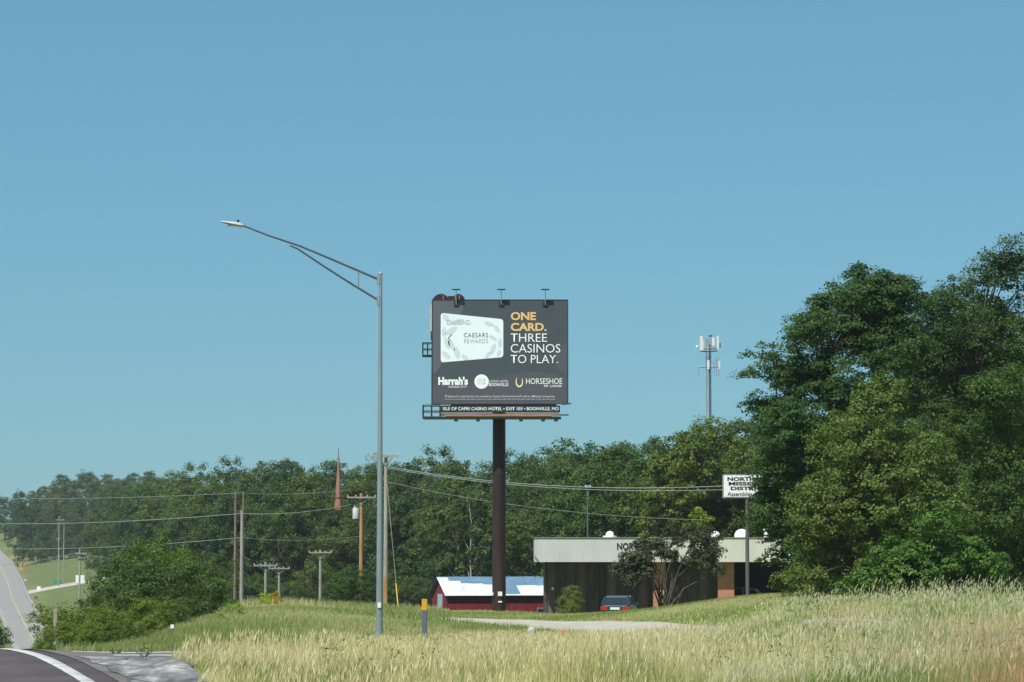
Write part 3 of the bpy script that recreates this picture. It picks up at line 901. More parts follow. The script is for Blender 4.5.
for px, Y, H, lab in [(905, 150, 13.0, "dark leafy tree filling the gap behind the locust tree"), (960, 152, 14.5, "dark leafy tree in the middle behind the tallest oak"), (982, 150, 16.6, "tall dark tree standing behind the tallest oak's top"), (1005, 148, 13.5, "dark leafy tree at the photo's right edge behind the maple"), (850, 152, 9.0, "lower dark leafy tree behind the post oak's left side")]:
    plant("broadleaf_tree", P_ROUND[px % 5], gpt(px, Y), H, 0.85, px * 0.7, (0.8, 0.9, 0.8), lab, "tree")
for px, Y, H, lab in [(229, 118, .55, "left of three yellowish weeds on the green slope"), (240, 112, .6, "middle of three yellowish weeds on the green slope"), (222, 104, .4, "lowest of three yellowish weeds on the green slope")]:
    plant("tall_weed", P_SHRUB[px % 4], gpt(px, Y), H, 0.8, px, (2.8, 2.9, 1.2), lab, "weed")
r = random.Random(31)
for k in range(11):
    px = 27 + k * 9 + r.uniform(-3, 3)
    plant("understory_shrub", P_SHRUB[k % 4], gpt(px, 792 + r.uniform(-8, 4)), r.uniform(5, 8), 0.9, r.uniform(0, 6.28), r.choice(TINTS),
          "leafy shrub at the edge of the far wood above the pasture", "shrub", "shrubs at the edge of the far wood")


# ------------------------------------------------------------------ street light
def street_light():
    g = gpt(380, 86)
    o = thing("street_light", "tall galvanised street light with a long truss arm above the meadow", "street light", g)
    top = at(379, 273, 86).z - g.z
    MB().tube([(0, 0, 0), (0, 0, top * .5), (0, 0, top)], [0.106, 0.078, 0.050], 14).build("pole", 'galv', o)
    MB().bevel_box(-0.25, 0.25, -0.25, 0.25, 0.0, 0.06, 0.05).build("base_plate", 'galv', o)
    MB().tube([(0, 0, top), (0, 0, top + 0.03)], [0.056, 0.04], 12).build("pole_cap", 'lamp_grey', o)
    P = lambda x, y, yy=86: at(x, y, yy) - g
    pts = [P(379, 279.5), P(358, 270.5), P(330, 258.5), P(300, 246), P(270, 236), P(244, 226)]
    MB().tube(pts, [0.036, .034, .032, .03, .028, .025], 8).build("mast_arm", 'galv_dark', o)
    MB().tube([P(379, 300.5), P(355, 286), P(325, 267), P(298, 249), P(290, 245.5)], [0.034, .032, .03, .027, .024], 8).build("brace_arm", 'galv_dark', o)
    MB().tube([P(358.5, 271), P(358.5, 287)], 0.022, 6).build("strut", 'galv', o)
    for y in (279.5, 300.5):
        c = P(379, y); MB().tube([c - Vector((0, 0, .14)), c + Vector((0, 0, .14))], 0.068, 12).build("clamp", 'galv', o)
    # lamp head: a tapered housing, wide at the arm and thin at its tip
    a, b = P(244, 225.5), P(220.5, 221.5)
    d = (b - a); rings = []
    for t, w, h0, h1 in [(0, .08, -.04, .04), (.12, .15, -.06, .055), (.4, .18, -.055, .05), (.75, .15, -.04, .03), (1, .07, -.02, .015)]:
        c = a + d * t
        rings.append([c + Vector((0, -w, h0 * .3)), c + Vector((0, -w * .7, h1)), c + Vector((0, w * .7, h1)), c + Vector((0, w, h0 * .3)), c + Vector((0, w * .8, h0)), c + Vector((0, -w * .8, h0))])
    h = MB().loft(rings).build("lamp_head", 'lamp_grey', o)
    c = a + d * .25 + Vector((0, 0, .08))
    MB().tube([c, c + Vector((0, 0, .06))], [.04, .035], 8).build("photocell", 'black', h)
    c = a + d * .6 - Vector((0, 0, .075))
    MB().cbox(c, (.3, .22, .02)).build("lens", 'porcelain', h)
    cc = P(378, 605); MB().cbox((0.0, -0.125, cc.z), (0.10, 0.02, 0.16)).build("tag_plate", 'white_paint', o)


street_light()


# ------------------------------------------------------------------ billboard
def billboard():
    Y = 160.0
    g = gpt(499, Y); g.z = gz(g.x, g.y)
    o = thing("billboard", "large charcoal casino billboard on one thick dark steel pole", "billboard", g)
    P = lambda px, py, yy=Y: at(px, py, yy) - g
    def rect(px0, px1, py0, py1):
        a, b = P(px0, py1), P(px1, py0)
        return a.x, b.x, a.z, b.z
    x0, x1, z0, z1 = rect(432.5, 567.3, 300.5, 404.3)
    pr = P(499, 410)
    MB().tube([(0, 1.2, -.2), (0, 1.2, z0 * .5), (0, 1.2, z0 + .3)], [.385, .375, .36], 24).build("pole", 'steel_brown', o)
    for pz in (.33, .66):
        zz = z0 * pz; MB().tube([(0, 1.2, zz), (0, 1.2, zz + .06)], .392, 24).build("weld_collar", 'steel_brown', o)
    MB().cbox((P(500, 594).x, 1.2 - .40, P(500, 594).z), (.24, .10, .24)).build("meter_box", 'white_paint', o)
    MB().cbox((P(492, 594).x, 1.2 - .36, P(494, 594).z), (.14, .10, .18)).build("junction_box", 'white_paint', o)
    MB().cbox((P(500, 602).x, 1.2 - .40, P(500, 602).z), (.22, .03, .08)).build("pole_plate", 'white_paint', o)
    MB().box(x0 + 1.0, x1 - .6, 1.0, 1.4, z0 - .05, z0 + .35).build("torsion_beam", 'steel_dark', o)
    # face: thin sheet on a frame
    f = MB().box(x0, x1, -0.10, 0.0, z0, z1).build("face_panel", 'print_dark', o)
    e = -0.106
    MB().box(x0 - .05, x0, -0.11, .02, z0, z1).box(x1, x1 + .05, -.11, .02, z0, z1).box(x0 - .05, x1 + .05, -.11, .02, z1, z1 + .05).build("face_trim", 'steel_dark', o)
    # printed shapes of the artwork
    def poly(name, pts, y, m, parent=f):
        mb = MB(); vs = [(P(a, b).x, y, P(a, b).z) for a, b in pts]
        mb.add(vs, [tuple(range(len(vs)))]); return mb.build(name, m, parent)
    def arc(cx, cy, rx, ry, a0, a1, n=20):
        return [(cx + rx * math.cos(math.radians(a0 + (a1 - a0) * k / n)), cy - ry * math.sin(math.radians(a0 + (a1 - a0) * k / n))) for k in range(n + 1)]
    poly("artwork_swirl", [(433, 301), (464, 301), (463, 309), (461, 316), (456, 322), (448, 330), (444, 350), (441, 366), (436, 372), (433, 374)], e, 'print_grey')
    poly("artwork_swirl", [(433, 403.8), (433, 381)] + arc(455, 388, 22, 8, 170, 40, 12) + [(492, 378), (500, 376)] + arc(532, 384, 36, 12, 150, 40, 14) + [(566.8, 378), (566.8, 403.8)], e, 'print_grey2')
    poly("artwork_swirl", [(566.8, 342), (566.8, 376), (561, 373), (557, 366), (556, 356), (560, 347)], e, 'print_grey2')
    e -= .006
    # the card
    def rc(q, r):
        out = []
        n = len(q)
        for i in range(n):
            p = Vector(q[i]); a = (Vector(q[i - 1]) - p).normalized() * r; b = (Vector(q[(i + 1) % n]) - p).normalized() * r
            for t in (0, .25, .5, .75, 1):
                out.append(tuple(p + a * (1 - t) ** 2 + b * t ** 2))
        return out
    quad = [(440.8, 313), (503.3, 319.4), (503.3, 357.3), (440.8, 362.6)]
    poly("card_print", rc(quad, 3), e, 'print_card')
    e -= .006
    def leaf(cx, cy, L, w, ang):
        pts = []
        for k in range(14):
            t = 2 * math.pi * k / 14
            a, b = math.cos(t) * L / 2, math.sin(t) * w / 2 * (1 - .5 * abs(math.cos(t)) ** 3)
            a *= 1.2; b *= 1.25; pts.append((cx + a * math.cos(ang) - b * math.sin(ang), cy - a * math.sin(ang) - b * math.cos(ang)))
        poly("leaf_print", pts, e, 'print_cardleaf')
    for cx, cy, L, w, an in [(446, 318, 8, 4, -.9), (451, 331, 12, 4.5, .55), (458, 322, 10, 4, .4), (443.8, 332, 9, 3.2, 1.5), (447, 343, 10, 4, 1.9), (451.5, 345, 11, 4, -1.1), (457, 353, 11, 4.5, -1.35), (446, 355, 9, 4, -.7), (465, 357.5, 8, 3.5, -.6),
                             (489, 324, 9, 3.5, -.3), (497, 329, 8, 3.5, -.9), (493, 338, 8, 3, -.6), (500, 343, 9, 3.2, 1.5), (493, 349, 10, 3.5, 1.2), (488, 355, 7, 3, .9), (499, 353, 6, 3, 1.2)]:
        leaf(cx, cy, L, w, an)
    e -= .006
    T = lambda name, s, b, m, off=0, sp=1.0: text_mesh(name, s, rect(b[0], b[1], b[2], b[3]), e, m, f, off, space=sp)
    T("card_lettering", "DIAMOND.", (447, 471, 320.2, 324.8), 'print_cardtext2', .0)
    T("card_lettering", "CAESARS", (464, 488, 333, 337.5), 'print_cardtext', .0, 1.15)
    T("card_lettering", "REWARDS", (464, 488, 339, 343.3), 'print_cardtext2', .0, 1.15)
    poly("card_mark", [(451.5, 334), (448.0, 338), (450.8, 342), (451.3, 341.6), (449, 338), (452, 334.6)], e, 'print_cardtext')
    T("headline_lettering", "ONE", (510.7, 536, 312.2, 320.5), 'print_gold', .035)
    T("headline_lettering", "CARD.", (510.7, 546.5, 323, 331.3), 'print_gold', .035)
    T("headline_lettering", "THREE", (510.7, 547, 333.7, 342), 'print_white', -.004)
    T("headline_lettering", "CASINOS", (510.7, 560.3, 344.2, 352.8), 'print_white', -.004)
    T("headline_lettering", "TO PLAY.", (510.7, 558, 355, 363.4), 'print_white', -.004)
    T("logo_lettering", "Harrah's", (438.3, 468, 376.8, 385.2), 'print_white', .05)
    T("logo_lettering", "KANSAS CITY", (448.8, 467, 385.8, 388), 'print_white', .0)
    poly("logo_disc", arc(481.6, 381.7, 7.2, 7.2, 0, 351, 28), e, 'print_white')
    T("logo_lettering", "CASINO HOTEL", (489, 508.5, 380.2, 382.6), 'print_white', -.01)
    T("logo_lettering", "BOONVILLE", (489, 508.3, 383.2, 386.3), 'print_white', .02, 1.08)
    T("logo_lettering", "HORSESHOE", (526.0, 562.2, 378.4, 384.2), 'print_white', .0)
    T("logo_lettering", "ST. LOUIS", (543.8, 561.5, 385, 387.2), 'print_white', .02)
    hs = []
    for k in range(17):
        a = math.radians(95 - 260 * k / 16 - 60); w = .5 + 1.1 * math.sin(math.pi * k / 16)
        hs.append((519.3 + (3.4 + w * .5) * math.cos(a) * .95, 381.5 - (5.2 + w * .5) * math.sin(a)))
    for k in range(16, -1, -1):
        a = math.radians(95 - 260 * k / 16 - 60); w = .5 + 1.1 * math.sin(math.pi * k / 16)
        hs.append((519.3 + (3.4 - w * .5) * math.cos(a) * .95, 381.5 - (5.2 - w * .5) * math.sin(a)))
    poly("horseshoe_mark", hs, e, 'print_palegold')
    T("fine_print", "Trademarks used herein are owned by Caesars Entertainment\u00ae and its affiliated companies.", (445, 555, 395.2, 398.0), 'print_white', -.01)
    mb = MB(); xx = 445.0; rr = random.Random(4)
    while xx < 554:
        w = rr.uniform(1.2, 4.5); a = P(xx, 399.6); b = P(min(xx + w, 555), 399.0)
        mb.add([(a.x, e, a.z), (b.x, e, a.z), (b.x, e, b.z), (a.x, e, b.z)], [(0, 1, 2, 3)]); xx += w + .8
    mb.build("fine_print", 'print_cardtext2', f)
    e -= .006
    T("disc_lettering", "ISLE", (477.6, 485.6, 378.6, 381.6), 'print_cardtext2', .0)
    T("disc_lettering", "OF CAPRI", (477.2, 486.0, 382.4, 384.6), 'print_cardtext2', .0)
    # skirt banner under the face
    b = rect(441, 560, 405.6, 412.6)
    s = MB().box(b[0], b[1], -.10, -.04, b[2], b[3]).build("skirt_banner", 'steel_dark', o)
    bx = rect(443, 558.5, 407.2, 410.8)
    text_mesh("banner_lettering", "ISLE OF CAPRI CASINO HOTEL \u2022 EXIT 103 \u2022 BOONVILLE, MO", bx, -.106, 'print_white', s, .01)
    b = rect(441, 559, 413.4, 416.0); MB().box(b[0], b[1], -.05, .12, b[2], b[3]).build("timber_plank", 'tan_wood', o)
    b = rect(446, 552, 415.2, 416.6); MB().box(b[0], b[1], -.75, -.15, b[2] - .02, b[3] - .06).build("catwalk_deck", 'tan_wood', o)
    b = rect(423, 561, 416.8, 418.8); MB().box(b[0], b[1], -.72, .9, b[2], b[3] - .02).build("catwalk_beam", 'steel_dark', o)
    a, c = P(559, 415.2), P(568.5, 415.2); MB().tube([a + Vector((0, -.3, 0)), c + Vector((0, -.3, 0))], .04, 6).build("outrigger", 'steel_dark', o)
    a, c = P(562, 404.6), P(571, 403.6); MB().tube([a + Vector((0, -.2, 0)), c + Vector((0, -.2, 0))], .04, 6).build("outrigger", 'steel_dark', o)
    for px in (456, 478, 521, 543, 556):
        c = P(px, 418.6); MB().box(c.x - .1, c.x + .1, -.70, .6, c.z - .14, c.z + .0).build("catwalk_bracket", 'steel_dark', o)
    # cage platforms at the left end
    def cage(px0, px1, py0, py1, yy0, yy1):
        x_0, x_1, z_0, z_1 = rect(px0, px1, py0, py1)
        mb = MB()
        for yy in (yy0, yy1):
            for xx_ in (x_0, (x_0 + x_1) / 2, x_1): mb.tube([(xx_, yy, z_0), (xx_, yy, z_1)], .028, 6)
            for zz in (z_0, z_0 + (z_1 - z_0) * .5, z_1): mb.tube([(x_0, yy, zz), (x_1, yy, zz)], .026, 6)
        for xx_ in (x_0, x_1):
            for zz in (z_0 + (z_1 - z_0) * .5, z_1): mb.tube([(xx_, yy0, zz), (xx_, yy1, zz)], .026, 6)
        h = mb.build("safety_rail", 'steel_dark', o)
        MB().box(x_0 - .03, x_1 + .03, yy0, yy1, z_0 - .06, z_0 - .028).build("platform", 'steel_dark', o)
    cage(422.3, 432, 342, 354.5, .5, 1.4); cage(423, 440, 405.5, 417.2, -.5, .9)
    # second face, turned to the other lane, behind this one
    bf = MB().box(P(431.6, 300, Y + 2.3).x, x1 - .6, 2.3, 2.4, z0 + .1, z1 - .1).build("rear_face", 'steel_dark', o)
    b = rect(429.3, 431.0, 301.5, 328); MB().box(b[0], b[1] + .0, 2.2, 2.5, b[2], b[3]).build("rear_edge_trim", 'cream_paint', o)
    b = rect(429.6, 431.2, 328.5, 337); MB().box(b[0], b[1], 2.2, 2.45, b[2], b[3]).build("rear_edge_trim", 'steel_dark', o)
    b = rect(431.2, 432.6, 367, 403); MB().box(b[0], b[1], .2, 1.4, b[2], b[3]).build("side_frame", 'steel_dark', o)
    top = MB()
    for pts in ([(432.2, 304)] + arc(441, 303, 9, 9.2, 172, 40, 10) + [(449, 304)], [(448, 304)] + [(448, 296)] + arc(458.5, 302.5, 7, 8.6, 130, 4, 10) + [(465.4, 304)]):
        top.prism_xz([(P(a, b, Y + 1.6).x, P(a, b, Y + 1.6).z) for a, b in pts], 1.6 + .01 * len(top.v) / 24, 1.75)
    top = top.build("cutout_board", 'maroon', o)
    mb = MB()
    for px in (443.5, 455.5, 459.5):
        a, c = P(px, 295.5, Y + 1.5), P(px, 303, Y + 1.5); mb.tube([(a.x, 1.5, a.z), (c.x, 1.5, c.z)], .035, 6)
    mb.build("stiffener", 'tan_wood', top)
    # lamp arms over the top of the face
    for px in (456.3, 501.3, 545.3):
        a, h = P(px, 303.5), P(px, 290.4)
        mb = MB().tube([(a.x, -.14, a.z - .1), (a.x, -.28, a.z + .30), (h.x, -.40, h.z - .06), (h.x, -.46, h.z)], .022, 6)
        mb.build("lamp_arm", 'lamp_grey', o)
        MB().bevel_box(h.x - .23, h.x + .23, -.58, -.34, h.z - .02, h.z + .035, .06).build("flood_lamp", 'steel_dark', o)
        MB().box(a.x - .14, a.x + .14, -.17, -.112, a.z - .14, a.z + .12).build("lamp_bracket", 'steel_dark', o)


billboard()


# ------------------------------------------------------------------ red barn
def barn():
    a = math.radians(12)
    g = gpt(448, 250)
    o = thing("red_barn", "long red barn with a blue and white metal roof behind the billboard pole", "barn", g, a)
    ez = zat(594, 250) - g.z; rz_ = zat(577.3, 250) - g.z
    L, D = 16.0, 7.6
    rel = lambda v: v
    MB().box(0, L, 0, .12, -.5, ez).build("wall", 'barn_red', o)
    MB().box(0, L, D - .12, D, -.5, ez).build("wall", 'barn_red', o)
    for x in (0.0, L - .12):
        MB().prism_yz([(.124, -.5), (D - .124, -.5), (D - .124, ez), (D / 2, rz_ - .1), (.124, ez)], x, x + .12).build("gable_wall", 'barn_red', o)
    mb = MB()
    for k in range(40):
        x = .2 + k * .4; mb.box(x, x + .05, -.03, -.002, -.4, ez - .05)
    kind(mb.build("batten", 'barn_red', o), 'stuff')
    MB().box(.0, L, -.055, -.004, ez - .55, ez - .02).build("eave_board", 'barn_dark', o)
    MB().box(-.03, -.004, .02, .2, -.4, ez).build("corner_board", 'barn_dark', o)
    d = MB().box(-.06, -.004, 2.5, 4.6, -.3, ez - .05).build("door", 'door_pale', o)
    MB().box(-.09, -.062, 2.7, 2.8, .9, 1.05).build("handle", 'steel_dark', d)
    w = MB().box(8.0, 9.6, -.06, -.034, .25, .95).build("window", 'sign_grey', o)
    MB().box(8.07, 9.53, -.068, -.062, .32, .88).build("pane", 'glass', w)
    # roof sheets
    ov = .35
    def slope(t, y_side):   # t 0 at the eave .. 1 at the ridge
        y = -ov + (D / 2 + ov) * t
        z = ez - ov * (rz_ - ez) / (D / 2) + (rz_ - ez) * (1 + ov / (D / 2)) * t
        return y, z
    rr = random.Random(3)
    n = 17
    for i in range(n):
        xa = -.3 + i * (L + .6) / n; xb = xa + (L + .6) / n - .012
        split = .60 if i > 1 else .99
        if i in (1,): split = .80
        if i in (2, 3): split = .66
        if i in (5, 6): split = .08
        if i > 6: split = .55
        for row, (t0, t1) in enumerate(((0, split), (split - .02, 1))):
            if t1 - t0 < .03: continue
            lift = .02 * row + rr.uniform(0, .012)
            (y0, z0_), (y1, z1_) = slope(t0, 0), slope(t1, 0)
            vs = [(xa, y0, z0_ + lift), (xb, y0, z0_ + lift), (xb, y1, z1_ + lift), (xa, y1, z1_ + lift)]
            vs2 = [(x, y, z - .018) for x, y, z in vs]
            MB().add(vs + vs2, [(0, 1, 2, 3), (7, 6, 5, 4), (0, 4, 5, 1), (1, 5, 6, 2), (2, 6, 7, 3), (3, 7, 4, 0)]).build("roof_sheet", 'roof_white' if row == 0 else 'roof_blue', o)
    y0, z0_ = slope(1, 0); vs = [(-.3, D / 2, z0_), (L + .3, D / 2, z0_), (L + .3, D + ov, ez - .15), (-.3, D + ov, ez - .15)]
    MB().add(vs + [(x, y, z - .03) for x, y, z in vs], [(0, 1, 2, 3), (7, 6, 5, 4), (0, 4, 5, 1), (1, 5, 6, 2), (2, 6, 7, 3), (3, 7, 4, 0)]).build("rear_roof", 'roof_blue', o)


barn()


# ------------------------------------------------------------------ low office
def office():
    Y = 182.0
    gx0, gx1 = at(534, 550, Y).x + .16, at(812, 550, Y).x
    g = Vector((gx0, Y, zat(613, Y)))
    o = thing("office_building", "low flat-roofed dark office with a wide pale metal fascia", "building", g)
    P = lambda px, py: at(px, py, Y) - g
    W = gx1 - gx0
    zb, zt = P(540, 562).z, P(540, 538).z
    D = 12.0
    # fascia made of ribbed metal panels butted end to end
    n = 12; seam = [W * k / n for k in range(n + 1)]
    for k in range(n):
        mb = MB(); a, b = seam[k] + .002, seam[k + 1] - .002
        mb.box(a, b, 0, .10, zb, zt)
        ribs = 6
        for j in range(ribs):
            x = a + (b - a) * (j + .5) / ribs
            mb.box(x - .012, x + .012, -.006, -.001, zb + .01, zt - .01)
        mb.build("fascia_panel", 'fascia_grey' if k < 5 else 'fascia', o)
    MB().box(-.10, -.004, 0, D, zb, zt).build("side_fascia", 'fascia_grey', o)
    MB().box(-.14, W + .1, -.06, D, zt + .003, zt + .05).build("coping", 'coping', o)
    MB().box(.0, W, .104, D, zb + .02, zb + .14).build("soffit", 'dark_wall', o)
    # recessed wall: dark panels, posts and tall windows
    yw = 1.95
    xs0, xs1 = P(545, 0).x, P(717, 0).x
    bays = 17; bw = (xs1 - xs0) / bays
    MB().box(xs0, xs1, yw + .15, yw + .3, -1, zb + .02).build("wall", 'dark_wall', o)
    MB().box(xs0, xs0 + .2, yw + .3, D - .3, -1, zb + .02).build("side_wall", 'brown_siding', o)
    MB().box(xs0, W - .2, D - .3, D - .1, -1, zb + .02).build("rear_wall", 'dark_wall', o)
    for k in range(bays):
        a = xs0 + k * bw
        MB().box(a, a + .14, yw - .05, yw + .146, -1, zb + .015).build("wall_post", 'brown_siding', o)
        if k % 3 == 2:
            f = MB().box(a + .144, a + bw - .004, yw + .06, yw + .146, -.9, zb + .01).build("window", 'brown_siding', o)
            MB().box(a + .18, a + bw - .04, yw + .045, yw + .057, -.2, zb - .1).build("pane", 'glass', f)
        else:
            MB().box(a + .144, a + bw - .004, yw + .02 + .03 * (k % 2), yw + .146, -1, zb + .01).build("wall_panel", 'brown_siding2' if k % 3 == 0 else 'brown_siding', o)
    # orange brick piers under the overhang
    for px0, px1 in ((652, 664), (716, 732)):
        a, b = P(px0, 0).x, P(px1, 0).x
        MB().box(a, b, 1.02, 1.8, -1.2, zb + .01).build("brick_pier", 'brick', o)
    a = P(800, 0).x
    MB().box(a, a + .5, 1.02, 1.8, -1.2, zb + .01).build("brick_pier", 'brick', o)
    c = P(553, 589); MB().tube([(c.x, yw - .04, c.z), (c.x, yw - .2, c.z)], .09, 10).build("wall_lamp", 'white_paint', o)
    # things fixed on the roof
    for px, rp, yy in ((718, 5.2, 2.5), (745.5, 7.6, 3.0)):
        c = P(px, 538); rm = rp / F * Y
        MB().dome((c.x, yy, zt + .06), rm, rm * .95, 18, 6, .08).build("skylight_dome", 'dome_white', o)
    c = P(611, 538)
    MB().tube([(c.x, 2, zt), (c.x, 2, zt + .16)], .46, 16).build("vent_base", 'dome_white', o)
    MB().dome((c.x, 2, zt + .16), .27, .24, 16, 5, .06).build("vent_cap", 'dome_white', o)
    c = P(769, 538)
    v = MB().tube([(c.x, 2, zt), (c.x, 2, zt + .5)], .14, 12).build("vent_pipe", 'dome_white', o)
    MB().tube([(c.x, 2, zt + .5), (c.x, 2, zt + .62)], [.2, .19], 12).build("pipe_cap", 'dome_white', v)
    b = P(617, 549.8), P(657, 542.8)
    text_mesh("fascia_lettering", "NORTHERN", (b[0].x, b[1].x, b[0].z, b[1].z), -.03, 'sign_black', o, .03)


office()


# ------------------------------------------------------------------ white sign on its pole
def church_sign():
    Y = 138.0
    g = gpt(746.5, Y)
    o = thing("pole_sign", "white lettered sign on a thin pole, half hidden by the tree", "sign", g)
    P = lambda px, py: at(px, py, Y) - g
    a, b = P(722.5, 498), P(775, 474.5)
    MB().box(a.x, b.x, -.22, .02, a.z, b.z).build("sign_box", 'sign_grey', o)
    pn = MB().box(a.x + .05, b.x - .05, -.236, -.224, a.z + .05, b.z - .05).build("sign_face", 'sign_white', o)
    MB().tube([(0, -.1, -.2), (0, -.1, a.z - .002)], [.095, .085], 12).build("pole", 'sign_pole', o)
    def T(s, px0, px1, py0, py1, off):
        u, v = P(px0, py1), P(px1, py0)
        text_mesh("sign_lettering", s, (u.x, v.x, u.z, v.z), -.241, 'sign_black', pn, off)
    T("NORTHERN", 727, 769.5, 477.2, 481.2, .045)
    T("MISSOURI", 728.3, 768.5, 481.9, 485.7, .045)
    T("DISTRICT", 730.3, 767.5, 486.6, 490.4, .045)
    T("Assemblies of God", 727, 769.5, 492.0, 496.3, .02)


church_sign()


# ------------------------------------------------------------------ utility poles
def utility_pole(label, px, top_py, Y, m, r=.14, arms=(), transformer=None, guy=None, m_low=None, base_z=None, group=None):
    g = gpt(px, Y)
    if base_z is not None: g.z = base_z
    o = thing("utility_pole", label, "utility pole", g, 0, group)
    H = zat(top_py, Y) - g.z
    P = lambda a, b: at(a, b, Y) - g
    if m_low:
        MB().tube([(0, 0, -.3), (0, 0, H * .22)], [r, r * .96], 10).build("pole_base", m_low, o)
        MB().tube([(0, 0, H * .22 + .003), (0, 0, H)], [r * .95, r * .68], 10).build("pole", m, o)
    else:
        MB().tube([(0, 0, -.3), (0, 0, H * .5), (0, 0, H)], [r, r * .85, r * .68], 10).build("pole", m, o)
    for (pa, pb, py, th) in arms:
        A, B = P(pa, py), P(pb, py)
        arm = MB().box(A.x, B.x, -r - .13, -r - .01, A.z - th / 2, A.z + th / 2).build("crossarm", 'crossarm', o)
        mb = MB()
        w = B.x - A.x
        for t in (.02, .3, .7, .98):
            mb.tube([(A.x + w * t, -r - .07, A.z + th / 2), (A.x + w * t, -r - .07, A.z + th / 2 + .15)], [.04, .03], 8)
        mb.build("insulator", 'porcelain', arm)
        mb = MB()
        for s in (A.x * .55, B.x * .55): mb.tube([(s, -r - .02, A.z - th / 2), (0, -r * .9, A.z - .6)], .02, 5)
        mb.build("arm_brace", 'galv', arm)
    if transformer:
        c = P(*transformer)
        t = MB().tube([(c.x, -.1, c.z - .42), (c.x, -.1, c.z + .38), (c.x, -.1, c.z + .46)], [.26, .26, .18], 14).build("transformer", 'lamp_grey', o)
        MB().tube([(c.x - .08, -.1, c.z + .46), (c.x - .08, -.1, c.z + .66)], [.05, .035], 8).build("bushing", 'porcelain', t)
        MB().cbox((c.x / 2, -.1, c.z + .1), (abs(c.x), .06, .08)).build("mount", 'galv', t)
    if guy:
        (ax, ay), (bx, by), Yb = guy
        A = P(ax, ay); gb = gpt(bx, Yb) - g
        MB().tube([A, gb], .012, 5).build("guy_wire", 'wire', o)
        d = (A - gb).normalized()
        MB().tube([gb, gb + d * 2.0], .045, 8).build("guy_guard", 'yellow', o)
    return o


utility_pole("tall grey pole with a wide crossarm, just behind the street light", 386, 455, 190, 'pole_grey', .17, [(371, 398.5, 456.3, .16)], None, ((387, 482), (399, 0), 186), 'pole_orange')
utility_pole("orange-brown wooden pole with a grey transformer left of the street light", 361.5, 493, 230, 'pole_orange', .19, [(347.5, 376, 497.5, .13)], (355.8, 513.5))
utility_pole("slim reddish pole, left of the close pair in front of the wood", 236, 492, 260, 'pole_red', .16)
utility_pole("slim reddish pole standing right behind the grey one of the pair", 243.8, 491, 272, 'pole_red', .15)
utility_pole("plain weathered grey pole, front one of the close pair", 242.5, 510, 255, 'pole_grey', .19)
utility_pole("short pole with the leftmost wide crossarm, above the yellow weeds", 266.5, 562, 285, 'pole_grey', .18, [(254, 277.5, 565.5, .16)])
utility_pole("shortest pole of the crossarm trio, slightly below its neighbour", 280, 567, 288, 'pole_grey', .17, [(269, 290, 568.5, .13)])
utility_pole("lone brown pole with one crossarm halfway to the transformer pole", 321, 550, 270, 'pole_grey', .17, [(309, 332, 552.5, .13)], None, None, 'pole_orange')
utility_pole("far pole at the left, first of the two bare ones below the wires", 60, 516, 640, 'pole_grey', .15, [(56, 64, 520, .14)])
utility_pole("far bare pole just right of the first at the wood's foot", 65, 524, 660, 'pole_grey', .13)
utility_pole("far pole with a double crossarm above the pasture", 81, 548, 560, 'pole_grey', .22, [(76, 87, 553.5, .22), (78, 85, 558, .16)])
utility_pole("thin grey mast behind the office roof vent", 587.5, 487, 192, 'sign_pole', .07, [(585.2, 590.5, 487.6, .05)])


def wire(label, a, b, sag, r, m='wire', grp='overhead wires'):
    A, B = at(*a), at(*b)
    pts = []
    for k in range(25):
        t = k / 24
        p = A.lerp(B, t); p.z -= sag * 4 * t * (1 - t); pts.append(p)
    o = MB().tube(pts, r, 5, False).build("overhead_wire", m)
    tag(o, label, "wire", grp)


wire("upper long wire running right from the tall crossarm pole to the trees", (387, 466.5, 190), (772, 483, 160), .75, .026)
wire("twin wire hanging just under the upper one, right of the tall pole", (387, 468, 190), (772, 487.5, 160), .70, .022)
wire("lowest dark wire sloping right from the tall pole towards the office tree", (388, 482, 190), (705, 520, 165), .5, .014, 'wire_dark')
wire("topmost thin dark wire crossing the left of the photo", (-20, 498, 330), (240, 493, 258), .25, .026, 'wire_dark')
wire("bright middle wire crossing the left of the photo", (-20, 523.5, 330), (242, 513.5, 255), .35, .036)
wire("lower wire crossing the left of the photo above the pasture", (-20, 548.5, 330), (242, 537.5, 255), .4, .03)
wire("bright wire from the grey pole of the pair to the transformer pole", (242, 513.5, 255), (352, 504.5, 230), .3, .026)
wire("thin dark wire from the reddish poles to the transformer pole", (240, 493, 258), (350, 490, 232), .2, .016, 'wire_dark')
wire("short wire from the pair of poles passing the crossarm trio", (242, 537.5, 255), (361, 536, 230), .3, .015, 'wire_dark')
wire("slanting service wire from transformer pole up to the tall crossarm pole", (363, 530, 230), (385, 474, 190), .25, .02)
wire("low distant wire over the far pasture", (-20, 566, 560), (81, 552, 560), .5, .04, 'wire_dark')
wire("low distant wire right of the double crossarm pole", (81, 553.5, 560), (150, 560, 420), .4, .04, 'wire_dark')


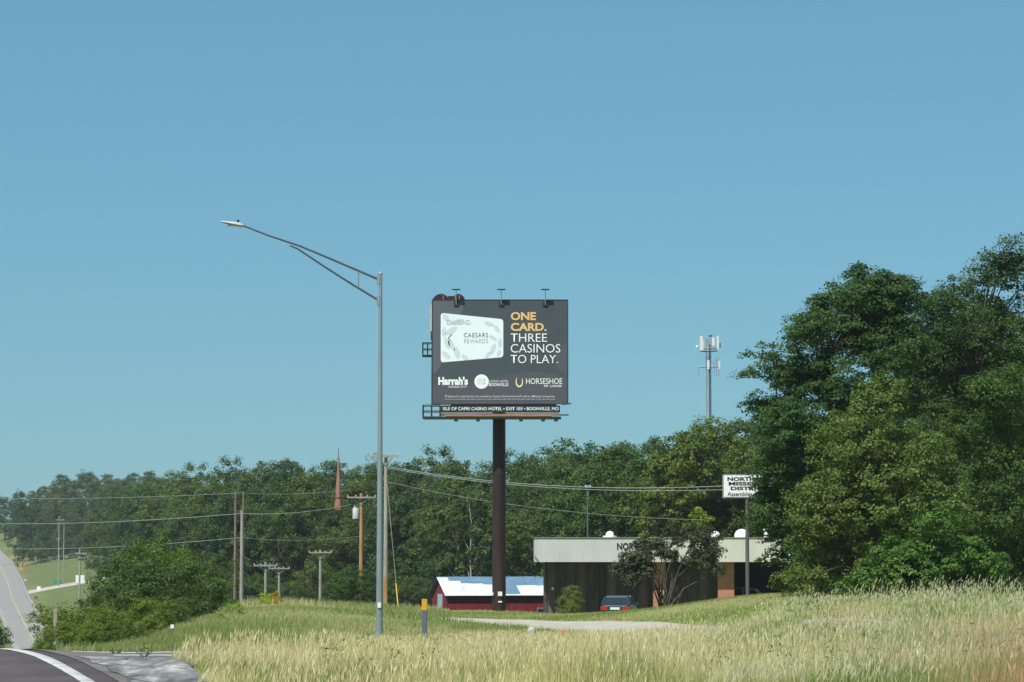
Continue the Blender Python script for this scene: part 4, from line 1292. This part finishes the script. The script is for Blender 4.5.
# ------------------------------------------------------------------ church spire in the wood
def church():
    Y = 350.0
    g = gpt(338.5, Y)
    o = thing("church", "church in the wood with a slender red-brown spire above the trees", "church", g)
    P = lambda px, py: at(px, py, Y) - g
    zs = P(338, 508).z; zt = P(338, 457).z
    MB().tube([(0, 0, P(338, 497.5).z), (0, 0, zt), ], [.37, .08], 8).build("spire", 'spire', o)
    MB().tube([(0, 0, zt), (0, 0, P(338, 448).z)], [.05, .03], 6).build("finial", 'steel_dark', o)
    MB().tube([(0, 0, P(338, 498.6).z), (0, 0, P(338, 497.4).z)], .46, 8).build("spire_band", 'steel_dark', o)
    MB().tube([(0, 0, zs - .3), (0, 0, P(338, 498.7).z)], [.52, .45], 8).build("spire_base", 'spire', o)
    MB().box(-5, 5, 1, 19, -.5, 5).build("wall", 'white_paint', o)
    MB().prism_xz([(-5.5, 5), (5.5, 5), (0, zs - 1.5 if zs - 1.5 > 8 else 8)], .6, 19.4).build("roof", 'roof_tar', o)
    MB().box(-1, 1, -.9, .98, -.5, zs - .3).build("tower", 'dark_wall', o)


church()


# ------------------------------------------------------------------ cell tower
def cell_tower():
    Y = 430.0
    g = gpt(709, Y)
    o = thing("cell_tower", "slender steel lattice mobile mast with white panel antennas on top", "mast", g)
    P = lambda px, py: at(px, py, Y) - g
    H = P(709, 338).z
    rw = .40
    leg = lambda k, z: Vector((rw * math.cos(2 * math.pi * k / 3 + .5), rw * math.sin(2 * math.pi * k / 3 + .5), z))
    for k in range(3):
        MB().tube([leg(k, -.3), leg(k, H)], .065, 6).build("leg", 'tower_steel', o)
    mb = MB(); z = 0; i = 0
    while z < H - 1:
        for k in range(3):
            a, b = (k, (k + 1) % 3) if i % 2 == 0 else ((k + 1) % 3, k)
            mb.tube([leg(a, z), leg(b, z + 1.6)], .028, 4, False)
            mb.tube([leg(k, z), leg((k + 1) % 3, z)], .022, 4, False)
        z += 1.6; i += 1
    mb.build("lattice_bracing", 'tower_steel', o)
    zc = P(709, 348).z
    mb = MB()
    for k in range(12):
        a0, a1 = 2 * math.pi * k / 12, 2 * math.pi * (k + 1) / 12
        for zz in (P(0, 351).z, P(0, 348.5).z):
            mb.tube([(1.3 * math.cos(a0), 1.3 * math.sin(a0), zz), (1.3 * math.cos(a1), 1.3 * math.sin(a1), zz)], .06, 5, False)
    for k in range(3): mb.tube([leg(k, P(0, 351).z), leg(k, P(0, 351).z) * 1.0 + Vector((.7 * math.cos(2.094 * k + .5), .7 * math.sin(2.094 * k + .5), 0))], .06, 5)
    mb.tube([(-1.3, 0, P(0, 351).z), (1.3, 0, P(0, 351).z)], .1, 6)
    mb.build("antenna_ring", 'tower_steel', o)
    def panel(px, py0, py1, w, y):
        a, b = P(px, py1), P(px, py0)
        MB().bevel_box(a.x - w / 2, a.x + w / 2, y - .12, y + .12, a.z, b.z, .05).build("panel_antenna", 'antenna', o)
    panel(701.2, 336.5, 351, .50, -.9); panel(713.0, 338, 346, .45, -1.0); panel(717.8, 336, 349.5, .36, -.5); panel(720.3, 342, 347.5, .2, .3); panel(704, 340, 350, .2, .8); panel(711, 338, 349, .22, .9)
    panel(708, 360.5, 369.5, .38, -.9); panel(719.5, 361, 369, .3, -.2)
    c = P(697, 346.6); MB().dome((c.x, -.4, c.z - .15), .22, .25, 12, 4, .1).build("dish_antenna", 'antenna', o)
    c = P(710.5, 336); MB().cbox((c.x, 0, c.z), (.45, .3, .22)).build("beacon", 'steel_dark', o)
    a, b = P(699, 367.2), P(719, 366.8)
    MB().tube([(a.x, 0, a.z), (0, 0, a.z), (b.x, 0, b.z)], .10, 6).build("lower_boom", 'tower_steel', o)
    mb = MB()
    for px, p0, p1 in ((698.5, 369.5, 375.5), (714, 361, 376), (716.5, 358, 376), (718.7, 358, 376), (706, 362, 374)):
        u, v = P(px, p0), P(px, p1); mb.tube([(u.x, -.2, u.z), (v.x, -.2, v.z)], .045, 5)
    mb.build("whip_antenna", 'tower_steel', o)
    mb = MB(); mb.tube([(.15, -.25, 0), (.15, -.25, H - 1)], .07, 5); mb.build("cable_run", 'steel_dark', o)


cell_tower()


# ------------------------------------------------------------------ cars
def car(paint, label, loc, rz):
    o = thing("parked_car", label, "car", loc, rz)
    def ring(y, zb, zt, w, b=.10):
        return [(-w + b, y, zb), (w - b, y, zb), (w, y, zb + b), (w, y, zt - b * 1.4), (w - b * 1.2, y, zt), (-w + b * 1.2, y, zt), (-w, y, zt - b * 1.4), (-w, y, zb + b)]
    body = MB().loft([ring(0, .42, .86, .70), ring(.06, .32, .93, .80), ring(.5, .24, .96, .85), ring(1.6, .22, .95, .86), ring(3.0, .22, .92, .86), ring(3.9, .26, .80, .83), ring(4.3, .34, .68, .75), ring(4.38, .42, .6, .66)]).build("body", paint, o)
    def gr(y, z, w, zb=.93): return [(-.76, y, zb), (.76, y, zb), (w, y, z), (-w, y, z)]
    cab = MB().loft([[(-.76, .28, .93), (.76, .28, .93), (.74, .30, .95), (-.74, .30, .95)], gr(.72, 1.36, .60), gr(1.2, 1.42, .60), gr(2.0, 1.40, .60), [(-.76, 2.95, .93), (.76, 2.95, .93), (.75, 2.93, .95), (-.75, 2.93, .95)]]).build("cabin_glass", 'glass', o)
    MB().loft([[(-.60, .74, 1.345), (.60, .74, 1.345), (.57, .76, 1.40), (-.57, .76, 1.40)], [(-.62, 1.2, 1.40), (.62, 1.2, 1.40), (.58, 1.2, 1.455), (-.58, 1.2, 1.455)], [(-.62, 2.02, 1.38), (.62, 2.02, 1.38), (.58, 2.0, 1.435), (-.58, 2.0, 1.435)]]).build("roof", paint, o)
    for s in (-1, 1):
        MB().tube([(s * .76, .26, .93), (s * .615, .72, 1.37)], .055, 6).build("rear_pillar", paint, o)
        MB().tube([(s * .765, 1.45, .93), (s * .62, 1.45, 1.40)], .035, 6).build("door_pillar", paint, o)
        MB().tube([(s * .76, 2.96, .93), (s * .615, 2.0, 1.40)], .035, 6).build("front_pillar", paint, o)
        MB().bevel_box(*sorted((s * .40, s * .80)), -.035, .10, .66, .86, .02).build("tail_lamp", 'tail_red', o)
        MB().bevel_box(*sorted((s * .45, s * .72)), 4.26, 4.36, .52, .64, .02).build("headlight", 'porcelain', o)
        MB().cbox((s * .92, 2.75, .98), (.16, .1, .12)).build("wing_mirror", paint, o)
        for y in (.78, 3.45):
            w = MB().tube([(s * .68, y, .31), (s * .87, y, .31)], .31, 18).build("tyre", 'tyre', o)
            MB().tube([(s * .86, y, .31), (s * .885, y, .31)], .19, 14).build("rim", 'rim', w)
    MB().bevel_box(-.80, .80, -.09, .12, .36, .56, .05).build("bumper", paint, o)
    MB().cbox((0, -.02, .75), (.52, .02, .13)).build("number_plate", 'white_paint', o)
    MB().tube([(-.05, .18, .98), (.30, .30, 1.05)], .015, 5).build("rear_wiper", 'black', o)
    return o


gc = gpt(614.5, 158); gc.z = gz(gc.x, gc.y) - 0.12
car('car_teal', "teal car seen from behind, parked in front of the office in the grass", gc, math.radians(-9))
gc = gpt(765, 187); gc.z = zat(590, 187) - 1.3
car('car_pale', "pale car under the dark office overhang, only its roof above the lawn", gc, math.radians(80))


# ------------------------------------------------------------------ markers and far signs
def marker():
    g = gpt(425, 84)
    o = thing("marker_post", "grey plastic marker post with a bright yellow top in the meadow", "marker post", g)
    H = zat(599, 84) - g.z
    w = .080
    MB().bevel_box(-w, w, -.03, .03, -.2, H - .33, .02).build("post", 'post_grey', o)
    MB().bevel_box(-w - .004, w + .004, -.034, .034, H - .33, H, .02).build("yellow_cap", 'yellow', o)


marker()


def small_marker(px, Y, top, w, label, m='post_grey', cap='white_paint'):
    g = gpt(px, Y)
    o = thing("delineator_post", label, "marker post", g)
    H = max(.35, zat(top, Y) - g.z)
    MB().bevel_box(-w, w, -.03, .03, -.2, H - .12, .01).build("post", m, o)
    MB().bevel_box(-w - .004, w + .004, -.035, .035, H - .12, H, .01).build("reflector", cap, o)


small_marker(174, 88, 624.5, .05, "short dark roadside post with a white tip on the green slope")
small_marker(57.5, 84, 609, .055, "weathered grey post standing in the thicket left of the slope", 'pole_grey', 'pole_grey')


def far_sign(px, py, Y, w, h, m, label, post=True, kindname="road_sign"):
    g = gpt(px, Y)
    o = thing(kindname, label, "sign", g)
    z = zat(py, Y) - g.z
    z = max(z, h / 2 + .2)
    MB().box(-w / 2, w / 2, -.05, 0, z - h / 2, z + h / 2).build("sign_panel", m, o)
    for s in (-.3, .3):
        MB().tube([(s * w, .05, -.2), (s * w, .05, z + h / 2 - .05)], .05, 6).build("post", 'galv', o)


for px, Y, H, lab in [(117, 41.8, .17, "thin dry weed growing from a crack in the old side road, left one"), (146, 39.5, .22, "thin dry weed growing from the cracked apron, right one")]:
    g = gpt(px, Y)
    o = thing("crack_weed", lab, "weed", g)
    mb = MB(); rq = random.Random(px)
    for k in range(7):
        a = rq.uniform(0, 6.28); q = rq.uniform(.05, .2)
        mb.tube([(0, 0, 0), (math.cos(a) * q * .4, math.sin(a) * q * .4, H * rq.uniform(.3, .5)), (math.cos(a) * q, math.sin(a) * q, H * rq.uniform(.6, 1))], [.006, .005, .003], 4, False)
    mb.build("stem", 'stem_green', o)
    mb = MB()
    for k in range(26):
        c = Vector((rq.uniform(-.08, .08), rq.uniform(-.08, .08), H * rq.uniform(.25, 1))); d = Vector((rq.uniform(-1, 1), rq.uniform(-1, 1), rq.uniform(-.3, 1))) * .03
        e2 = Vector((rq.uniform(-1, 1), rq.uniform(-1, 1), rq.uniform(-1, 1))) * .012
        mb.add([c - d, c + e2, c + d, c - e2], [(0, 1, 2, 3)])
    mb.build("foliage", 'stem_green', o)
far_sign(28, 568, 735, 1.5, .6, 'sign_orange', "far orange sign on the pasture beside the valley road")
far_sign(59, 582, 650, 1.8, .8, 'sign_green', "far green sign in the middle of the pasture")
far_sign(40.5, 592, 640, .8, .8, 'sign_white', "small white sign at the mouth of the gravel lane")
far_sign(27, 586, 690, .7, .5, 'lamp_grey', "tiny white sign by the roadside, below the orange sign")
far_sign(38, 606, 610, .9, .6, 'post_grey', "dark low sign below the gravel lane")


far_sign(81.5, 579, 560, 1.7, 1.5, 'sign_white', "square white board peeping over the thicket, right of the green sign")


def stone_marker():
    g = gpt(531.5, 97)
    o = MB().tube([(0, 0, -.1), (0, 0, .16), (0, 0, .22), (0, 0, .30), (0, 0, .34)], [.16, .15, .17, .10, .03], 10).build("marker_stub", 'concrete_grey', None, g)
    tag(o, "small grey capped stub at the near edge of the gravel drive", "marker")


stone_marker()


def poppy():
    g = gpt(563, 74)
    o = thing("red_flower", "single red flower above the pale grass in front of the driveway", "flower", g)
    z = zat(632, 74) - g.z
    MB().tube([(0, 0, 0), (.01, 0, z * .6), (0, 0, z)], .008, 5).build("stem", 'stem_green', o)
    for k in range(5):
        a = 2 * math.pi * k / 5
        c = Vector((.035 * math.cos(a), .035 * math.sin(a), z + .01))
        MB().dome(c, .04, .035, 8, 3).build("petal", 'flower_red', o)


poppy()


# ------------------------------------------------------------------ grass
def grass():
    rng = np.random.default_rng(77)
    def sample(n, px0, px1, y0, y1, power=0.0):
        px = rng.uniform(px0, px1, n)
        t = rng.random(n)
        if power == 0: Yv = y0 + (y1 - y0) * t
        else: Yv = (y0 ** (power + 1) + (y1 ** (power + 1) - y0 ** (power + 1)) * t) ** (1 / (power + 1))
        return px, (px - 512) / F * Yv, Yv

    # --- tall hay meadow
    n = 440000
    px, X, Y = sample(n, 172, 1220, 31, 92, -0.25)
    left = np.interp(Y, [31, 34, 38, 41, 44, 50, 60, 70, 92], [202, 203, 184, 200, 212, 215, 235, 262, 300]) + 12 * wob(X, Y, 2.0)
    far = np.interp(px, [190, 300, 380, 430, 560, 700, 800, 1100], [45, 51, 76, 86, 92, 88, 90, 92]) + 3 * wob(X, Y, 3)
    dd = drive_dist(X, Y)
    keep = (px > left) & (Y < far) & (dd > 1.6)
    keep &= rng.random(n) < np.clip(0.75 + 0.35 * wob(X, Y, 1.6), 0.25, 1)
    px, X, Y, dd = px[keep], X[keep], Y[keep], dd[keep]
    n = len(px)
    Z = ground_np(X, Y)
    hz = np.interp(px, [190, 260, 420, 520, 640, 760, 850, 1000, 1100], [0.14, 0.15, 0.17, 0.24, 0.28, 0.34, 0.38, 0.41, 0.43])
    hz = hz * np.where(px < 700, np.interp(Y, [31, 36, 50, 66, 92], [1.2, 1.8, 1.4, 1.0, 1.0]), 1.0) * (1 + 0.22 * wob(X, Y, 2.4))
    hz = hz * np.where((px > 440) & (px < 560) & (Y > 70), 0.8, 1.0)
    hz = hz * np.clip((px - left[keep]) / 30 + 0.35, 0.35, 1)
    h = hz * rng.uniform(0.45, 1.15, n) * (1 + 0.42 * wob(X + 3, Y, 0.9))
    stalk = rng.random(n) < 0.10
    h = np.where(stalk, hz * rng.uniform(1.0, np.where(px > 780, 2.0, 1.7), n), h)
    dry = np.clip(0.70 + 0.30 * wob(X + 40, Y, 3.0) + 0.25 * wob(X - 9, Y + 5, 1.1) + rng.normal(0, 0.22, n) + np.where(stalk, 0.25 - 0.2 * np.clip((px - 590) / 240, 0, 1), 0), 0, 1)
    gb = np.clip((px - 590 + 60 * wob(X, Y, 3)) / 240, 0, 1)
    dry = dry + gb * (-0.55 + 0.42 * wob(X, Y, 4))
    dry = np.where((Y < 39) & (px > 230) & (px < 500), dry - 0.25, dry)
    dry = np.clip(dry, 0, 1)
    rust = np.clip((px - 900 + 60 * wob(X, Y, 2)) / 60, 0, 1) * np.clip((57 - Y) / 7, 0, 1)
    rust = rust * rng.uniform(0.5, 1.0, n)
    rust = np.maximum(rust, 0.6 * (rng.random(n) < 0.04))
    rust = np.maximum(rust, 0.8 * np.exp(-((px - 838) / 22) ** 2 - ((Y - 70) / 9) ** 2))
    green = np.array([0.225, 0.30, 0.08]); straw = np.array([0.84, 0.73, 0.37]); rustc = np.array([0.55, 0.34, 0.19])
    C = green + (straw - green) * dry[:, None]
    C = C * (1 - rust[:, None]) + rustc * rust[:, None]
    C = C * rng.uniform(0.8, 1.2, n)[:, None]
    ang = rng.normal(0.25, 1.7, n)
    bend = h * np.clip(rng.normal(0.10, 0.16, n), -0.3, 0.8)
    tallst = stalk & (px > 800) & (Y > 60) & (rng.random(n) < 0.22)
    h = np.where(tallst, h * rng.uniform(1.05, 1.45, n), h)
    ang = np.where(tallst, rng.normal(0, 0.4, n), ang); bend = np.where(tallst, h * rng.uniform(0.1, 0.55, n), bend)
    dirx, diry = np.cos(ang), np.sin(ang)
    wdt = np.where(stalk, 0.0026, rng.uniform(0.003, 0.007, n)) * np.interp(Y, [31, 60, 92], [0.9, 1.15, 1.5])
    # blades face every way: the width runs across the bend direction
    fa = rng.uniform(0, math.pi, n)
    wx, wy = np.cos(fa) * wdt, np.sin(fa) * wdt * 0.6
    B = np.stack([X, Y, Z - 0.03], 1)
    Mid = B + np.stack([dirx * bend * 0.30, diry * bend * 0.30, h * 0.58 + 0.03], 1)
    Tip = B + np.stack([dirx * bend, diry * bend, h * np.sqrt(np.clip(1 - (bend / np.maximum(h, .01)) ** 2 * 0.5, 0.3, 1))], 1)
    Wv = np.stack([wx, wy, np.zeros(n)], 1)
    q1 = np.stack([B - Wv, B + Wv, Mid + Wv * 0.8, Mid - Wv * 0.8], 1)
    q2 = np.stack([Mid - Wv * 0.8, Mid + Wv * 0.8, Tip + Wv * 0.12, Tip - Wv * 0.12], 1)
    # seed heads
    si = np.nonzero(stalk)[0]
    ns = len(si)
    sl = rng.uniform(0.08, 0.20, ns)[:, None]; sw = rng.uniform(0.005, 0.010, ns)[:, None] * np.interp(Y[si], [31, 60, 92], [0.9, 1.15, 1.5])[:, None]
    dirn = nrm(Tip[si] - Mid[si] + np.array([0.02, 0, 0.04]))
    side = nrm(np.stack([np.cos(fa[si]), np.sin(fa[si]) * 0.6, np.zeros(ns)], 1))
    T0 = Tip[si] - dirn * sl * 0.25
    q3 = np.stack([T0, T0 + dirn * sl * 0.45 + side * sw, T0 + dirn * sl, T0 + dirn * sl * 0.45 - side * sw], 1)
    side2 = nrm(np.cross(side, dirn))
    q4 = np.stack([T0, T0 + dirn * sl * 0.45 + side2 * sw, T0 + dirn * sl, T0 + dirn * sl * 0.45 - side2 * sw], 1)
    Cs = (np.array([0.84, 0.74, 0.44]) + gb[si][:, None] * np.array([-0.14, -0.06, -0.01])) * rng.uniform(0.75, 1.15, ns)[:, None]
    Cs = Cs * (1 - 0.6 * rust[si, None]) + np.array([0.58, 0.38, 0.24]) * 0.6 * rust[si, None]
    # broad-leaved weeds among the hay
    nw, nl = 150, 46
    wp, wX, wY = sample(nw, 260, 1060, 38, 84, -0.3)
    okw = drive_dist(wX, wY) > 2.4
    okw &= wY < np.interp(wp, [260, 380, 430, 1100], [56, 76, 84, 84])
    wX, wY = wX[okw], wY[okw]; nw = len(wX)
    wh = rng.uniform(0.3, 0.75, nw) * np.where(512 + F * wX / wY > 760, 1.2, 0.7)
    k = np.repeat(np.arange(nw), nl)
    lp = np.stack([wX[k] + rng.normal(0, .10, nw * nl), wY[k] + rng.normal(0, .10, nw * nl), ground_np(wX, wY)[k] + wh[k] * rng.uniform(0.35, 1.05, nw * nl)], 1)
    ln = nrm(rng.normal(size=(nw * nl, 3)) + np.array([0, -0.3, 0.6])); lt = nrm(np.cross(ln, rng.normal(size=(nw * nl, 3)))); lb = np.cross(ln, lt)
    ls = rng.uniform(0.02, 0.05, nw * nl)[:, None]
    q5 = np.stack([lp - lt * ls, lp + lb * ls * .4, lp + lt * ls, lp - lb * ls * .4], 1)
    C5 = np.array([0.22, 0.29, 0.09]) * rng.uniform(0.8, 1.35, nw)[k][:, None]
    V = np.concatenate([q1, q2, q3, q4, q5]); CC = np.concatenate([C, C, Cs, Cs, C5])
    me = quads_mesh("hay_grass", V, 'blade', 4, CC)
    kind(link("meadow_grass", me), 'stuff', "tall dry hay grass with pale seed heads filling the foreground")

    # --- short grass of the mown slope and lawn
    n = 190000
    px, X, Y = sample(n, 60, 900, 42, 185, -0.6)
    dd = drive_dist(X, Y)
    road = X < lin(Y) + 0.6
    side = (Y < 47.3) & (px < 262)
    keep = (dd > 1.65) & ~road & ~side
    lim = np.interp(px, [60, 110, 160, 230, 300, 440, 560, 900], [66, 74, 100, 165, 172, 178, 165, 160])
    keep &= (Y < lim)
    px, X, Y, dd = px[keep], X[keep], Y[keep], dd[keep]; n = len(px)
    Z = ground_np(X, Y)
    tall = np.clip(0.5 + 0.5 * wob(X, Y, 4.0), 0, 1)
    h = np.where(px < 450, 0.07 + 0.16 * tall, 0.06 + 0.05 * tall) * rng.uniform(0.6, 1.4, n)
    brow = (px < 440) & (px > 240) & (Y > 140)
    h = np.where(brow, h * 1.7, h)
    h = np.where((px > 430) & (px < 620) & (dd < 7), h * 1.6, h)
    dry = np.clip(0.30 + 0.38 * wob(X - 20, Y, 5.0) + rng.normal(0, 0.18, n) + np.where(brow, 0.35, 0), 0, 1)
    C = np.array([0.235, 0.30, 0.085]) + (np.array([0.52, 0.46, 0.23]) - np.array([0.235, 0.30, 0.085])) * dry[:, None]
    C = C * rng.uniform(0.88, 1.12, n)[:, None]
    w = 0.016 * np.interp(Y, [42, 100, 185], [0.7, 1.4, 2.2])
    fa = rng.uniform(0, math.pi, n); ln = rng.normal(0.03, 0.22, (n, 2)) * h[:, None]
    B = np.stack([X, Y, Z - 0.03], 1); Wv = np.stack([np.cos(fa) * w, np.sin(fa) * w, np.zeros(n)], 1)
    Tip = B + np.stack([ln[:, 0], ln[:, 1], h + 0.03], 1)
    V = np.stack([B - Wv, B + Wv, Tip], 1)
    me = quads_mesh("lawn_grass", V, 'blade', 3, C)
    kind(link("lawn_grass", me), 'stuff', "short green grass of the mown slope and the lawn")


grass()


# ------------------------------------------------------------------ summer haze
def haze():
    m = bpy.data.materials.new("summer_haze"); m.use_nodes = True
    N, L = m.node_tree.nodes, m.node_tree.links
    N.clear()
    out = N.new("ShaderNodeOutputMaterial"); v = N.new("ShaderNodeVolumePrincipled")
    v.inputs["Color"].default_value = (0.86, 0.93, 1.0, 1); v.inputs["Density"].default_value = HAZE
    v.inputs["Anisotropy"].default_value = 0.0
    L.new(v.outputs[0], out.inputs["Volume"])
    o = MB().box(-3300, 5400, -170, 3700, -70, 48).build("haze", m)
    kind(o, 'stuff', "thin bluish summer haze over the whole valley")


HAZE = 0.00010
haze()
print("objects", len(bpy.data.objects), "tris", sum(len(m.polygons) for m in bpy.data.meshes))
